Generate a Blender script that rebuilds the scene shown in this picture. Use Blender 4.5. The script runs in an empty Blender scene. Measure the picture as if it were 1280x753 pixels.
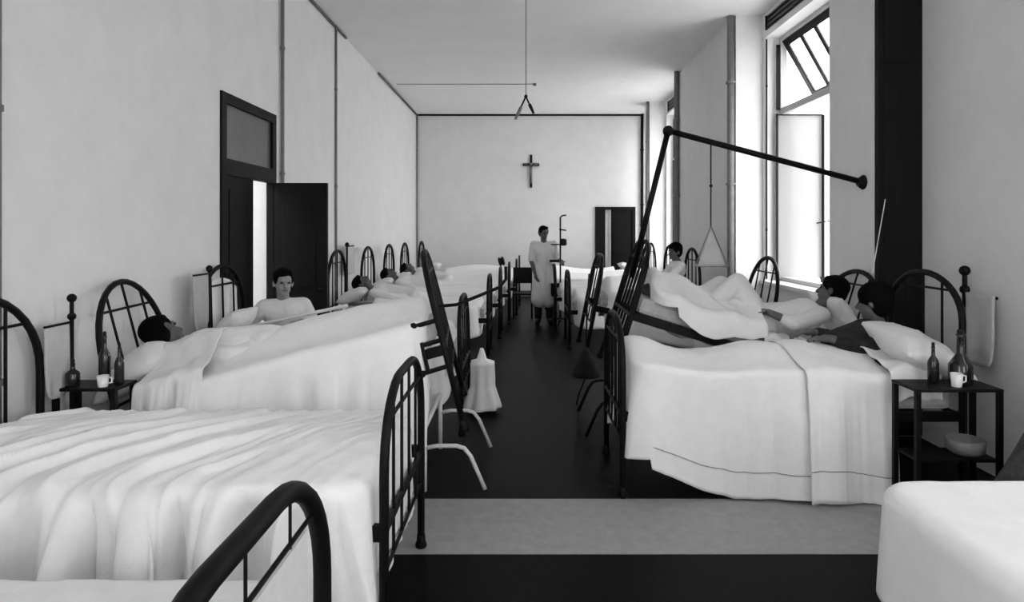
import bpy, bmesh, math, random
from mathutils import Vector, Matrix, noise

random.seed(7)
SC = bpy.context.scene
COL = SC.collection
PI = math.pi

# ------------------------------------------------------------------ camera
F_PX, VPX, VPY, CAM_H = 800.0, 652.0, 286.0, 1.65
cam_d = bpy.data.cameras.new('camera')
cam = bpy.data.objects.new('camera', cam_d)
COL.objects.link(cam)
cam.location = (0, 0, CAM_H)
cam.rotation_euler = (PI / 2, 0, 0)
cam_d.sensor_fit = 'HORIZONTAL'
cam_d.sensor_width = 36
cam_d.lens = F_PX * 36 / 1280
cam_d.shift_x = -(VPX - 640) / 1280
cam_d.shift_y = -(376.5 - VPY) / 1280
cam_d.clip_start = 0.05
SC.camera = cam

# ------------------------------------------------------------------ sky, exposure
w = bpy.data.worlds.new('overcast_sky')
SC.world = w
w.use_nodes = True
bg = w.node_tree.nodes['Background']
bg.inputs[0].default_value = (1, 1, 1, 1)
bg.inputs[1].default_value = 1.0
SC.view_settings.view_transform = 'Standard'
SC.view_settings.look = 'None'
SC.view_settings.gamma = 1
SC.view_settings.use_curve_mapping = False
SC.view_settings.exposure = 2.8
try:
    SC.cycles.max_bounces = 10
    SC.cycles.diffuse_bounces = 7
    SC.cycles.transparent_max_bounces = 8
    SC.cycles.caustics_reflective = False
    SC.cycles.caustics_refractive = False
except Exception:
    pass

# ------------------------------------------------------------------ room numbers
XL, XR, XP = -2.57, 3.15, 2.80      # left wall, right wall, pier faces
YB, YF, ZC = 15.6, -3.2, 4.44       # far wall, wall behind the camera, ceiling
T = 0.35                            # wall thickness
# openings (y0, y1, z0, z1)
WIN_R = [(6.55, 8.30, 0.98, 4.12), (11.55, 13.90, 0.80, 4.12), (1.5, 2.5, 0.98, 4.12), (-2.6, -0.8, 0.98, 4.12), (14.65, 15.45, 0.80, 4.12)]  # first two are seen; the other three are unseen, added for fill light
FILL_WIN_L = [(-2.8, -0.6, 1.0, 4.1)]  # unseen opening behind the camera, added to light the right side
FILL_WIN_F = [(1.0, 2.9, 1.2, 4.1)]   # x ranges, wall behind the camera; unseen opening added for fill light
DOOR_L = (5.48, 6.63, 0.0, 2.80)
DOOR_B = (1.81, 2.75, 0.0, 2.16)

# daylight comes in through the window openings: portals only help the sampling of the sky
def portal(name, loc, rot, sx, sy):
    d = bpy.data.lights.new(name, 'AREA')
    d.shape = 'RECTANGLE'
    d.size, d.size_y = sx, sy
    d.cycles.is_portal = True
    o = bpy.data.objects.new(name, d)
    COL.objects.link(o)
    o.location = loc
    o.rotation_euler = rot
for (a, b, c, d) in WIN_R:
    portal('window_portal', (XR + T, (a + b) / 2, (c + d) / 2), (0, PI / 2, 0), d - c, b - a)
for (a, b, c, d) in FILL_WIN_L:
    portal('window_portal', (XL - T, (a + b) / 2, (c + d) / 2), (0, -PI / 2, 0), d - c, b - a)
for (a, b, c, d) in FILL_WIN_F:
    portal('window_portal', ((a + b) / 2, YF - T, (c + d) / 2), (PI / 2, 0, 0), b - a, d - c)

# ------------------------------------------------------------------ materials (procedural, grey scale)
MATS = {}
def mat(name, g, rough=0.7, var=0.0, scale=6.0, bump=0.0, bscale=60.0, metal=0.0, stretch=(1, 1, 1), trans=0.0, spec=None):
    if name in MATS:
        return MATS[name]
    m = bpy.data.materials.new(name)
    m.use_nodes = True
    nt = m.node_tree
    b = nt.nodes['Principled BSDF']
    b.inputs['Roughness'].default_value = rough
    b.inputs['Metallic'].default_value = metal
    b.inputs['Base Color'].default_value = (g, g, g, 1)
    if spec is not None:
        b.inputs['Specular IOR Level'].default_value = spec
    if trans:
        b.inputs['Transmission Weight'].default_value = trans
    if var or bump:
        tc = nt.nodes.new('ShaderNodeTexCoord')
        mp = nt.nodes.new('ShaderNodeMapping')
        mp.inputs['Scale'].default_value = stretch
        nt.links.new(tc.outputs['Object'], mp.inputs['Vector'])
    if var:
        n = nt.nodes.new('ShaderNodeTexNoise')
        n.inputs['Scale'].default_value = scale
        n.inputs['Detail'].default_value = 8
        n.inputs['Roughness'].default_value = 0.7
        nt.links.new(mp.outputs['Vector'], n.inputs['Vector'])
        r = nt.nodes.new('ShaderNodeValToRGB')
        r.color_ramp.elements[0].position = 0.3
        r.color_ramp.elements[1].position = 0.7
        lo, hi = max(0, g - var), min(1, g + var)
        r.color_ramp.elements[0].color = (lo, lo, lo, 1)
        r.color_ramp.elements[1].color = (hi, hi, hi, 1)
        nt.links.new(n.outputs['Fac'], r.inputs['Fac'])
        nt.links.new(r.outputs['Color'], b.inputs['Base Color'])
    if bump:
        n2 = nt.nodes.new('ShaderNodeTexNoise')
        n2.inputs['Scale'].default_value = bscale
        n2.inputs['Detail'].default_value = 4
        nt.links.new(mp.outputs['Vector'], n2.inputs['Vector'])
        bp = nt.nodes.new('ShaderNodeBump')
        bp.inputs['Strength'].default_value = bump
        bp.inputs['Distance'].default_value = 0.01
        nt.links.new(n2.outputs['Fac'], bp.inputs['Height'])
        nt.links.new(bp.outputs['Normal'], b.inputs['Normal'])
    MATS[name] = m
    return m

M_WALL = mat('plaster_wall', 0.74, 0.9, 0.035, 3.0, 0.25, 90)
M_CEIL = mat('plaster_ceiling', 0.82, 0.9, 0.03, 2.0, 0.25, 80)
M_FLOOR = mat('dark_floor', 0.005, 0.35, 0.0045, 70.0, 0.2, 150, spec=0.04)
M_BAND = mat('painted_light_band', 0.33, 0.6, 0.04, 14.0, 0.2, 60)  # window light on the floor, put in as a paler colour
M_IRON = mat('black_iron', 0.004, 0.5, 0.002, 20, spec=0.15)
M_WIRON = mat('white_enamelled_iron', 0.72, 0.4, 0.05, 20)
M_SHEET = mat('white_cotton', 0.86, 0.95, 0.03, 12, 0.25, 220)
M_SHEET2 = mat('washed_cotton', 0.78, 0.95, 0.04, 9, 0.25, 200)
M_LINEN = mat('grey_linen', 0.45, 0.95, 0.05, 9, 0.25, 200)
M_MATT = mat('ticking', 0.42, 0.95, 0.08, 30, 0.2, 120)
M_DWOOD = mat('dark_stained_wood', 0.006, 0.6, 0.003, 5, 0.15, 30, stretch=(8, 8, 1), spec=0.15)
M_FRAME = mat('painted_window_wood', 0.50, 0.6, 0.03, 8)
M_PIPE = mat('painted_pipe', 0.17, 0.6, 0.03, 15)
M_WIRE = mat('cloth_wire', 0.12, 0.8)
M_SKIN = mat('skin', 0.085, 0.6, 0.02, 20)
M_SKIN2 = mat('fair_skin', 0.24, 0.55, 0.03, 20)
M_HAIR = mat('black_hair', 0.003, 0.8, 0.002, 60, 0.5, 90, spec=0.05)
M_DCLOTH = mat('dark_wool', 0.010, 0.95, 0.01, 20, 0.4, 120)
M_GCLOTH = mat('grey_blanket_wool', 0.06, 0.95, 0.03, 14, 0.4, 120)
M_COAT = mat('white_coat_cotton', 0.68, 0.9, 0.03, 14, 0.2, 150)
M_BOTTLE = mat('dark_bottle_glass', 0.010, 0.12)
M_ENAMEL = mat('white_enamel', 0.80, 0.25)
M_TOWEL = mat('hanging_towel', 0.50, 0.95, 0.04, 15, 0.3, 160)
M_GROUND = mat('bounce_yard_ground', 0.75, 0.95, 0.05, 1.0)  # albedo raised so the yard bounces daylight onto the ceiling
M_SEAM = mat('seam_thread', 0.25, 0.95)
M_BLACK = mat('eye_dark', 0.01, 0.3)
M_TRANSOM = mat('dusty_transom_glass', 0.085, 0.35, 0.02, 5)

def glass_mat(name, tcol, fac, dif):
    m = bpy.data.materials.new(name)
    m.use_nodes = True
    nt = m.node_tree
    nt.nodes.remove(nt.nodes['Principled BSDF'])
    tl = nt.nodes.new('ShaderNodeBsdfTranslucent')
    tl.inputs[0].default_value = (tcol, tcol, tcol, 1)
    tp = nt.nodes.new('ShaderNodeBsdfTransparent')
    gl = nt.nodes.new('ShaderNodeBsdfDiffuse')
    gl.inputs[0].default_value = (0.8, 0.8, 0.8, 1)
    a = nt.nodes.new('ShaderNodeMixShader')
    a.inputs[0].default_value = fac
    b = nt.nodes.new('ShaderNodeMixShader')
    b.inputs[0].default_value = dif
    nt.links.new(tl.outputs[0], a.inputs[1]); nt.links.new(tp.outputs[0], a.inputs[2])
    nt.links.new(a.outputs[0], b.inputs[1]); nt.links.new(gl.outputs[0], b.inputs[2])
    nt.links.new(b.outputs[0], nt.nodes['Material Output'].inputs[0])
    return m
M_GLASS = glass_mat('frosted_window_glass', 0.28, 0.03, 0.3)
M_CLEAR = glass_mat('clear_window_glass', 0.5, 0.85, 0.06)

# ------------------------------------------------------------------ helpers
class MB:
    """collects shapes, builds ONE mesh object"""
    def __init__(s):
        s.v, s.f = [], []
    def add(s, vs, fs):
        o = len(s.v)
        s.v += [Vector(p) for p in vs]
        s.f += [tuple(i + o for i in f) for f in fs]
        return s
    def box(s, x0, x1, y0, y1, z0, z1):
        v = [(x0, y0, z0), (x1, y0, z0), (x1, y1, z0), (x0, y1, z0), (x0, y0, z1), (x1, y0, z1), (x1, y1, z1), (x0, y1, z1)]
        return s.add(v, [(0, 3, 2, 1), (4, 5, 6, 7), (0, 1, 5, 4), (1, 2, 6, 5), (2, 3, 7, 6), (3, 0, 4, 7)])
    def tube(s, pts, r, n=8, closed=False):
        pts = [Vector(p) for p in pts]
        m = len(pts)
        rs = r if isinstance(r, (list, tuple)) else [r] * m
        t0 = (pts[1] - pts[0]).normalized()
        up = Vector((0, 0, 1)) if abs(t0.z) < 0.9 else Vector((0, 1, 0))
        nrm = t0.cross(up).normalized()
        vs, fs = [], []
        prev = t0
        for i, p in enumerate(pts):
            if closed:
                t = (pts[(i + 1) % m] - pts[i - 1]).normalized()
            elif i == 0:
                t = t0
            elif i == m - 1:
                t = (pts[-1] - pts[-2]).normalized()
            else:
                t = (pts[i + 1] - pts[i - 1]).normalized()
            q = prev.rotation_difference(t)
            nrm = (q @ nrm)
            nrm = (nrm - t * nrm.dot(t)).normalized()
            prev = t
            bn = t.cross(nrm)
            for k in range(n):
                a = 2 * PI * k / n
                vs.append(p + (nrm * math.cos(a) + bn * math.sin(a)) * rs[i])
        for i in range(m if closed else m - 1):
            for k in range(n):
                i2 = (i + 1) % m
                fs.append((i * n + k, i * n + (k + 1) % n, i2 * n + (k + 1) % n, i2 * n + k))
        if not closed:
            fs.append(tuple(range(n - 1, -1, -1)))
            fs.append(tuple((m - 1) * n + k for k in range(n)))
        return s.add(vs, fs)
    def lathe(s, prof, n=20, c=(0, 0, 0), M=None):
        vs, fs = [], []
        for (r, z) in prof:
            for k in range(n):
                a = 2 * PI * k / n
                p = Vector((r * math.cos(a), r * math.sin(a), z))
                vs.append((M @ p if M else p) + Vector(c))
        for i in range(len(prof) - 1):
            for k in range(n):
                fs.append((i * n + k, i * n + (k + 1) % n, (i + 1) * n + (k + 1) % n, (i + 1) * n + k))
        fs.append(tuple(range(n - 1, -1, -1)))
        fs.append(tuple((len(prof) - 1) * n + k for k in range(n)))
        return s.add(vs, fs)
    def ball(s, c, r, n=10):
        prof = [(max(1e-4, r * math.sin(PI * i / n)), -r * math.cos(PI * i / n)) for i in range(n + 1)]
        return s.lathe(prof, n + 2, c)
    def mesh(s, name, smooth=False):
        me = bpy.data.meshes.new(name)
        me.from_pydata([tuple(p) for p in s.v], [], s.f)
        me.update()
        if smooth:
            for p in me.polygons:
                p.use_smooth = True
        return me
    def build(s, name, m, parent=None, smooth=False, bevel=0):
        o = bpy.data.objects.new(name, s.mesh(name, smooth))
        COL.objects.link(o)
        o.data.materials.append(m)
        if parent:
            o.parent = parent
        if bevel:
            b = o.modifiers.new('bevel', 'BEVEL')
            b.width = bevel
            b.segments = 2
            b.limit_method = 'ANGLE'
        return o

def empty(name, loc=(0, 0, 0)):
    o = bpy.data.objects.new(name, None)
    o.empty_display_size = 0.2
    COL.objects.link(o)
    o.location = loc
    return o
def tag(o, label, cat, group=None):
    o['label'] = label
    o['category'] = cat
    if group:
        o['group'] = group
    return o
def struct(o, label=None):
    o['kind'] = 'structure'
    if label:
        o['label'] = label
    return o
def recenter(o, loc):
    """move the origin of a mesh to loc without moving the mesh"""
    loc = Vector(loc)
    o.data.transform(Matrix.Translation(-loc))
    o.location = loc
    return o
def base_origin(o):
    vs = [v.co for v in o.data.vertices]
    c = Vector((sum(v.x for v in vs) / len(vs), sum(v.y for v in vs) / len(vs), min(v.z for v in vs)))
    return recenter(o, c)
def copy_tree(o, parent=None):
    c = o.copy()
    COL.objects.link(c)
    if parent:
        c.parent = parent
    for ch in list(KIDS.get(o.name, [])):
        k = copy_tree(ch, c)
        KIDS.setdefault(c.name, []).append(k)
    return c
KIDS = {}
def part(mb, name, m, parent, smooth=False, bevel=0):
    o = mb.build(name, m, parent, smooth, bevel)
    KIDS.setdefault(parent.name, []).append(o)
    return o

# ------------------------------------------------------------------ the room
struct(base_origin(MB().box(XL - T, XR + T, YF - T, YB + T, -0.25, 0).build('floor', M_FLOOR)), 'dark worn floor of the ward')
fl = bpy.data.objects['floor']
bo = MB().box(XL, XR, 3.24, 3.90, -0.05, 0.003).build('window_light_band', M_BAND)  # band of window light, built as a pale strip in the floor
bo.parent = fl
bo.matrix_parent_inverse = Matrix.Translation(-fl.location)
bo['label'] = 'pale band of painted window light crossing the dark floor'
struct(MB().box(XL - T, XR + T, YF - T, YB + T, ZC, ZC + 0.3).build('ceiling', M_CEIL), 'grey plaster ceiling')
gm = MB()
for (x0, x1, y0, y1) in [(XR + T, 40, -40, 60), (-40, XL - T, -40, 60), (XL - T, XR + T, -40, YF - T), (XL - T, XR + T, YB + T, 60)]:
    gm.box(x0, x1, y0, y1, -0.6, -0.3)
struct(gm.build('ground', M_GROUND), 'yard outside the windows, paled to bounce light onto the ceiling')

def wall_boxes(mb, put, a0, a1, z0, z1, holes):
    """put(mb, a, b, z0, z1) adds a box of wall between a and b"""
    cuts = sorted(holes)
    cur = a0
    for (h0, h1, hz0, hz1) in cuts:
        put(mb, cur, h0, z0, z1)
        if hz0 > z0:
            put(mb, h0, h1, z0, hz0)
        if hz1 < z1:
            put(mb, h0, h1, hz1, z1)
        cur = h1
    put(mb, cur, a1, z0, z1)

mb = MB()
VENTS = [(6.9, 8.2, 4.20, 4.38), (12.6, 13.7, 4.16, 4.38)]
wall_boxes(mb, lambda m, a, b, c, d: m.box(XR, XR + T, a, b, c, d), YF, YB, 0, ZC, WIN_R)
for (a, b) in [(5.08, 5.73), (8.36, 11.40), (14.0, 14.55)]:
    mb.box(XP, XR, a, b, 0, ZC)
struct(mb.build('wall_right', M_WALL), 'pale plaster window wall with projecting piers')
mb = MB()
wall_boxes(mb, lambda m, a, b, c, d: m.box(XL - T, XL, a, b, c, d), YF, YB, 0, ZC, FILL_WIN_L + [DOOR_L])
struct(mb.build('wall_left', M_WALL), 'pale plaster wall with a double door')
mb = MB()
wall_boxes(mb, lambda m, a, b, c, d: m.box(a, b, YB, YB + T, c, d), XL - T, XR + T, 0, ZC, [DOOR_B])
struct(mb.build('wall_back', M_WALL), 'far plaster wall with a dark door')
mb = MB()
wall_boxes(mb, lambda m, a, b, c, d: m.box(a, b, YF - T, YF, c, d), XL - T, XR + T, 0, ZC, FILL_WIN_F)
struct(mb.build('wall_front', M_WALL), 'plaster wall behind the photographer')

# rooms behind the two doors: pale passage walls
mb = MB()
mb.box(XL - 1.9, XL - 1.8, 4.6, 7.6, 0, 3.2).box(XL - 1.9, XL - T, 4.5, 4.6, 0, 3.2).box(XL - 1.9, XL - T, 7.6, 7.7, 0, 3.2)
mb.box(XL - 1.9, XL - T, 4.5, 7.7, -0.3, 0)
struct(mb.build('wall_passage', M_WALL), 'pale passage wall seen through the door gap')

# trims: thin dark lines in the ceiling corners
def trim(name, pts, r, m=M_WIRE, label=None):
    return struct(MB().tube(pts, r, 6).build(name, m), label)
trim('trim_1', [(XL + 0.02, 4.0, ZC - 0.02), (XL + 0.02, 9.3, ZC - 0.02)], 0.018, label='dark conduit in the near left ceiling corner')
trim('trim_2', [(XL + 0.02, 11.4, ZC - 0.02), (XL + 0.02, YB - 0.02, ZC - 0.02)], 0.022, label='dark line in the far left ceiling corner')
trim('trim_3', [(XL + 0.05, YB - 0.02, ZC - 0.02), (XP + 0.14, YB - 0.02, ZC - 0.02)], 0.026, M_IRON, 'dark line along the top of the far wall')

# ------------------------------------------------------------------ windows
def window(n, y0, y1, z0, z1, side, label, openleaf=False, zt=3.17):
    """side 1: right wall; casements below a transom, top sash above"""
    root = struct(empty('window_%d' % n, (0, 0, 0)), label)
    xf = XR + 0.22 if side > 0 else XL - 0.22
    sg = side
    m = MB()
    w_ = 0.05
    xa, xb = sorted((xf - 0.03 * sg, xf + 0.05 * sg))
    for (a, b, c, d) in [(y0, y0 + w_, z0, z1), (y1 - w_, y1, z0, z1), (y0 + w_, y1 - w_, z0, z0 + w_), (y0 + w_, y1 - w_, z1 - w_, z1), (y0 + w_, y1 - w_, zt - w_, zt + w_ * 0.6)]:
        m.box(xa, xb, a, b, c, d)
    part(m, 'window_frame', M_FRAME, root)
    s = MB().box(min(XR * sg, XR * sg) - 0.04 if sg > 0 else XL - T, XR + T if sg > 0 else XL + 0.04, y0 - 0.05, y1 + 0.05, z0 - 0.05, z0 - 0.001)
    part(s, 'window_sill', M_WALL, root)
    return root, xf

def sash(root, name, M, wd, ht, nbar, mframe, th=0.035, wf=0.05, glass=True, hbars=0, bw=0.014, gm=None):
    """a glazed frame in its own plane: local x across, z up, hinge at x=0, transformed by M"""
    m = MB()
    m.box(0, wf, -th / 2, th / 2, 0, ht).box(wd - wf, wd, -th / 2, th / 2, 0, ht)
    m.box(wf, wd - wf, -th / 2, th / 2, 0, wf).box(wf, wd - wf, -th / 2, th / 2, ht - wf, ht)
    o = part(m, name, mframe, root)
    o.matrix_local = M
    for k in range(nbar):
        x = wf + (wd - 2 * wf) * (k + 1) / (nbar + 1)
        part(MB().box(x - bw, x + bw, -th / 2 + 0.004, th / 2 - 0.004, wf, ht - wf), 'glazing_bar', mframe, o)
    for k in range(hbars):
        z = wf + (ht - 2 * wf) * (k + 1) / (hbars + 1)
        part(MB().box(wf, wd - wf, -th / 2 + 0.004, th / 2 - 0.004, z - 0.014, z + 0.014), 'glazing_bar', mframe, o)
    if glass:
        n = nbar + 1
        for k in range(n):
            a = wf + (wd - 2 * wf) * k / n
            b = wf + (wd - 2 * wf) * (k + 1) / n
            part(MB().box(a + 0.006, b - 0.006, -0.003, 0.003, wf, ht - wf), 'pane', gm or M_GLASS, o)
    return o

for n, (a, b, c, d) in enumerate(WIN_R):
    lab = ['tall recessed window beside the dark shutter, sash tilted open', 'tall recessed window at the far end of the right wall',
           'unseen fill window added on the right wall beside the photographer', 'unseen fill window added on the right wall behind the photographer', 'narrow unseen window added behind the last pier to light the far wall'][n]
    root, xf = window(n + 1, a, b, c, d, 1, lab)
    if n > 3:
        continue
    zt = 3.17
    # far casement leaf swung outward, at right angles to the wall (local x points outward, +X)
    M = Matrix.Translation((xf - 0.10, b - 0.05, c + 0.02))
    leaf = sash(root, 'casement_leaf', M, 0.62, zt - c - 0.06, 0, M_FRAME, wf=0.025)
    ww = 0.62
    rod = MB().tube([(ww - 0.02, -0.035, 0.0), (ww - 0.02, -0.035, zt - c - 0.08)], 0.022, 8)
    part(rod, 'bolt_rod', M_IRON, leaf)
    part(MB().box(ww - 0.05, ww + 0.08, -0.06, -0.02, -0.04, 0.03), 'bolt_keeper', M_IRON, leaf)
    part(MB().tube([(ww - 0.11, -0.05, 0.72), (ww + 0.06, -0.06, 0.75)], 0.010, 6), 'bolt_handle', M_IRON, leaf)
    part(MB().box(0.0, 0.028, -0.03, -0.018, 0, zt - c - 0.06), 'edge_strip', M_IRON, leaf)
    part(MB().box(0.03, ww - 0.02, -0.03, -0.018, zt - c - 0.085, zt - c - 0.07), 'edge_strip', M_IRON, leaf)
    # near casement leaf folded back too
    M = Matrix.Translation((xf - 0.02, a + 0.05, c + 0.02))
    sash(root, 'casement_leaf', M, 0.62, zt - c - 0.06, 0, M_FRAME, wf=0.03, gm=M_CLEAR)
    # top sash hung from the head, bottom pushed outward: local x along Y, local z down the sash
    ang = math.radians(29)
    L = b - a - 0.12
    H = 0.84
    ex = Vector((0, 1, 0)); ez = Vector((math.sin(ang), 0, -math.cos(ang))); ey = ez.cross(ex)
    R = Matrix((ex, ey, ez)).transposed().to_4x4()
    M = Matrix.Translation((xf, a + 0.06, d - 0.05)) @ R
    sash(root, 'top_sash', M, L, H, 3, M_IRON, wf=0.085, bw=0.028, gm=M_CLEAR)
    part(MB().box(xf - 0.09, xf - 0.04, b - 0.062, b - 0.052, 3.18, d - 0.1), 'jamb_strip', M_IRON, root)
for n, (a, b, c, d) in enumerate(FILL_WIN_L):  # added fill opening, out of view
    root, xf = window(n + 6, a, b, c, d, -1, 'unseen fill window added on the left wall far behind the photographer')
for n, (a, b, c, d) in enumerate(FILL_WIN_F):  # added fill opening at the camera's back, out of view
    root = struct(empty('window_%d' % (n + 7)), 'wide unseen fill window added in the wall behind the photographer')
    m = MB()
    for (p, q, r_, s_) in [(a, a + 0.06, c, d), (b - 0.06, b, c, d), (a + 0.06, b - 0.06, c, c + 0.06), (a + 0.06, b - 0.06, d - 0.06, d), (a + 0.06, b - 0.06, 3.1, 3.18)]:
        m.box(p, q, YF - 0.25, YF - 0.18, r_, s_)
    part(m, 'window_frame', M_FRAME, root)

# ventilation openings above the windows
for n, (a, b, c, d) in enumerate(VENTS):
    lab = ['dark vent slot above the near window', 'dark vent slot above the far window'][n]
    r = tag(empty('wall_vent', (XR, (a + b) / 2, c)), lab, 'vent', 'vents above the windows')
    hw = (b - a) / 2
    part(MB().box(-0.006, -0.001, -hw, hw, 0, d - c), 'backing', M_BLACK, r)
    for k in range(3):
        z = (d - c) * (k + 0.5) / 3
        part(MB().box(-0.02, -0.006, -hw, hw, z - 0.012, z - 0.002), 'slat', M_IRON, r)
    for s_ in (-1, 1):
        part(MB().box(-0.022, -0.001, min(s_ * hw, s_ * (hw + 0.02)), max(s_ * hw, s_ * (hw + 0.02)), 0, d - c), 'vent_frame', M_IRON, r)

# dark shutter leaf standing against the near side of the first pier
r = tag(empty('shutter', (2.975, 5.05, 0)), 'tall black shutter leaf standing against the pier', 'shutter')
part(MB().box(-0.175, 0.175, -0.02, 0.025, 0.02, ZC - 0.02), 'leaf', M_DWOOD, r)
for (z0, z1) in [(0.2, 1.3), (1.45, 2.8), (2.95, 4.2)]:
    part(MB().box(-0.13, 0.13, -0.028, -0.02, z0, z1), 'panel', M_DWOOD, r, bevel=0.004)

# ------------------------------------------------------------------ doors
d1 = struct(empty('door_1', (XL, 0, 0)), 'black double door in the left wall, one leaf swung open')
m = MB()
y0, y1, _, zt = DOOR_L
jx0, jx1 = -0.05, 0.02
m.box(jx0, jx1, y0 - 0.03, y0 + 0.06, 0, zt + 0.03).box(jx0, jx1, y1 - 0.06, y1 + 0.03, 0, zt + 0.03)
m.box(jx0, jx1, y0 + 0.06, y1 - 0.06, zt - 0.06, zt + 0.03).box(jx0, jx1, y0 + 0.06, y1 - 0.06, 2.12, 2.26)
part(m, 'door_frame', M_DWOOD, d1)
part(MB().box(-0.03, -0.01, y0 + 0.06, y1 - 0.06, 2.26, zt - 0.06), 'transom_pane', M_TRANSOM, d1)
lf = part(MB().box(-0.045, -0.005, y0 + 0.06, y0 + 0.66, 0.01, 2.12), 'door_leaf', M_DWOOD, d1)
for (a, b) in [(0.15, 0.9), (1.05, 2.0)]:
    part(MB().box(-0.005, 0.003, y0 + 0.15, y0 + 0.57, a, b), 'panel', M_DWOOD, lf, bevel=0.003)
lf = part(MB().box(0.025, 0.57, y1 - 0.055, y1 - 0.01, 0.01, 2.12), 'door_leaf', M_DWOOD, d1)
for (a, b) in [(0.15, 0.9), (1.05, 2.0)]:
    part(MB().box(0.11, 0.45, y1 - 0.066, y1 - 0.055, a, b), 'panel', M_DWOOD, lf, bevel=0.004)
part(MB().lathe([(0.004, 0), (0.022, 0.01), (0.026, 0.03), (0.012, 0.045)], 12, (0.51, y1 - 0.06, 1.02), Matrix.Rotation(PI / 2, 3, 'X')), 'door_knob', M_IRON, lf)

d2 = struct(empty('door_2', (0, YB, 0)), 'black double door in the far wall with a pale gap')
a, b, _, zt = DOOR_B
m = MB().box(a - 0.02, a + 0.05, -0.03, 0.1, 0, zt + 0.02).box(b - 0.05, b + 0.02, -0.03, 0.1, 0, zt + 0.02).box(a + 0.05, b - 0.05, -0.03, 0.1, zt - 0.05, zt + 0.02)
part(m, 'door_frame', M_DWOOD, d2)
part(MB().box(a + 0.05, a + 0.23, 0.0, 0.04, 0.01, zt - 0.05), 'door_leaf', M_DWOOD, d2)
lf = part(MB().box(a + 0.36, b - 0.05, 0.0, 0.04, 0.01, zt - 0.05), 'door_leaf', M_DWOOD, d2)
for (p, q) in [(0.15, 0.9), (1.0, 1.95)]:
    part(MB().box(a + 0.43, b - 0.12, -0.01, 0.0, p, q), 'panel', M_DWOOD, lf, bevel=0.004)
part(MB().box(a + 0.23, a + 0.36, 0.05, 0.08, 0.01, zt - 0.05), 'door_panel', M_WALL, d2)

# ------------------------------------------------------------------ pipes and fittings on the walls
def wall_pipe(label, x, y, r, z0=0.0, z1=ZC, m=M_PIPE, clips=True):
    root = tag(empty('wall_pipe', (x, y, z0)), label, 'pipe', 'pipes on the walls')
    part(MB().tube([(0, 0, 0), (0, 0, z1 - z0)], r, 10), 'pipe_run', m, root, True)
    for k in range(3):
        z = (z1 - z0) * (0.2 + 0.3 * k)
        part(MB().tube([(0, 0, z), (0, 0, z + 0.03)], r * 1.35, 10), 'pipe_clip', m, root)
    return root
wall_pipe('thick grey pipe at the near corner of the long pier', XP - 0.055, 8.40, 0.048)
wall_pipe('grey pipe at the far corner of the long pier', XP - 0.05, 11.36, 0.045)
wall_pipe('thin grey pipe on the last pier near the far wall', XP - 0.035, 14.05, 0.03)
wall_pipe('thin black pipe in the far right corner of the ward', 2.93, YB - 0.05, 0.035, m=M_IRON)
wall_pipe('thin grey pipe on left wall right of the black door', XL + 0.03, 6.80, 0.020)
wall_pipe('thin pipe on left wall below the end of the ceiling conduit', XL + 0.02, 8.80, 0.016)
wall_pipe('thin pipe in the far left corner of the ward', XL + 0.03, YB - 0.04, 0.018)
wall_pipe('thick grey pipe on left wall at the picture edge', XL + 0.03, 3.09, 0.024)
wall_pipe('thin dark cord down the far side of the near window', XR + 0.02, 8.28, 0.010, 1.0, 4.1, M_IRON)

r = tag(empty('ceiling_wire', (-2.4, 12.3, ZC)), 'thin wire run straight across the ceiling', 'wire')
part(MB().tube([(0, 0, -0.012), (2.65, 0, -0.012)], 0.006, 6), 'wire', M_WIRE, r)
part(MB().lathe([(0.03, -0.04), (0.03, 0)], 10, (2.65, 0, 0)), 'ceiling_rose', M_WIRE, r)

# pendant with two splayed arms
py = 7.5
r = tag(empty('pendant_fixture', (0.05, py, ZC)), 'forked black pendant hanging on a long wire from the ceiling', 'pendant lamp')
zb = 3.20 - ZC
part(MB().lathe([(0.05, -0.03), (0.05, 0)], 12), 'ceiling_rose', M_IRON, r)
part(MB().tube([(0, 0, 0), (0, 0, zb)], 0.0045, 6), 'wire', M_WIRE, r)
part(MB().ball((0, 0, zb), 0.022), 'joint', M_IRON, r)
for sx, ln in ((-1, 0.27), (1, 0.20)):
    q = Vector((sx * 0.11 * ln / 0.24, 0.0, zb - ln))
    p = Vector((0, 0, zb))
    arm = part(MB().tube([p, p.lerp(q, 0.5)], 0.010, 8), 'arm', M_IRON, r)
    part(MB().tube([p.lerp(q, 0.45), p.lerp(q, 0.6), q], [0.018, 0.020, 0.014], 10), 'lamp_socket', M_IRON if sx > 0 else M_PIPE, arm)

# crucifix
r = tag(empty('crucifix', (0.23, YB, 2.65)), 'black crucifix hanging on the far wall above the nurse', 'crucifix')
part(MB().box(-0.03, 0.03, -0.035, -0.005, 0.0, 0.80), 'upright', M_IRON, r)
part(MB().box(-0.20, 0.20, -0.040, -0.008, 0.52, 0.59), 'crossbar', M_IRON, r)
fg = MB().tube([(0, -0.06, 0.10), (0.01, -0.065, 0.25), (0.0, -0.06, 0.36), (0, -0.06, 0.50)], [0.015, 0.022, 0.03, 0.035], 8)
fg.tube([(0, -0.06, 0.49), (-0.09, -0.055, 0.55), (-0.17, -0.05, 0.56)], [0.018, 0.014, 0.012], 6)
fg.tube([(0, -0.06, 0.49), (0.09, -0.055, 0.55), (0.17, -0.05, 0.56)], [0.018, 0.014, 0.012], 6)
fg.ball((0, -0.065, 0.57), 0.035)
part(fg, 'figure', M_PIPE, r, True)

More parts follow.
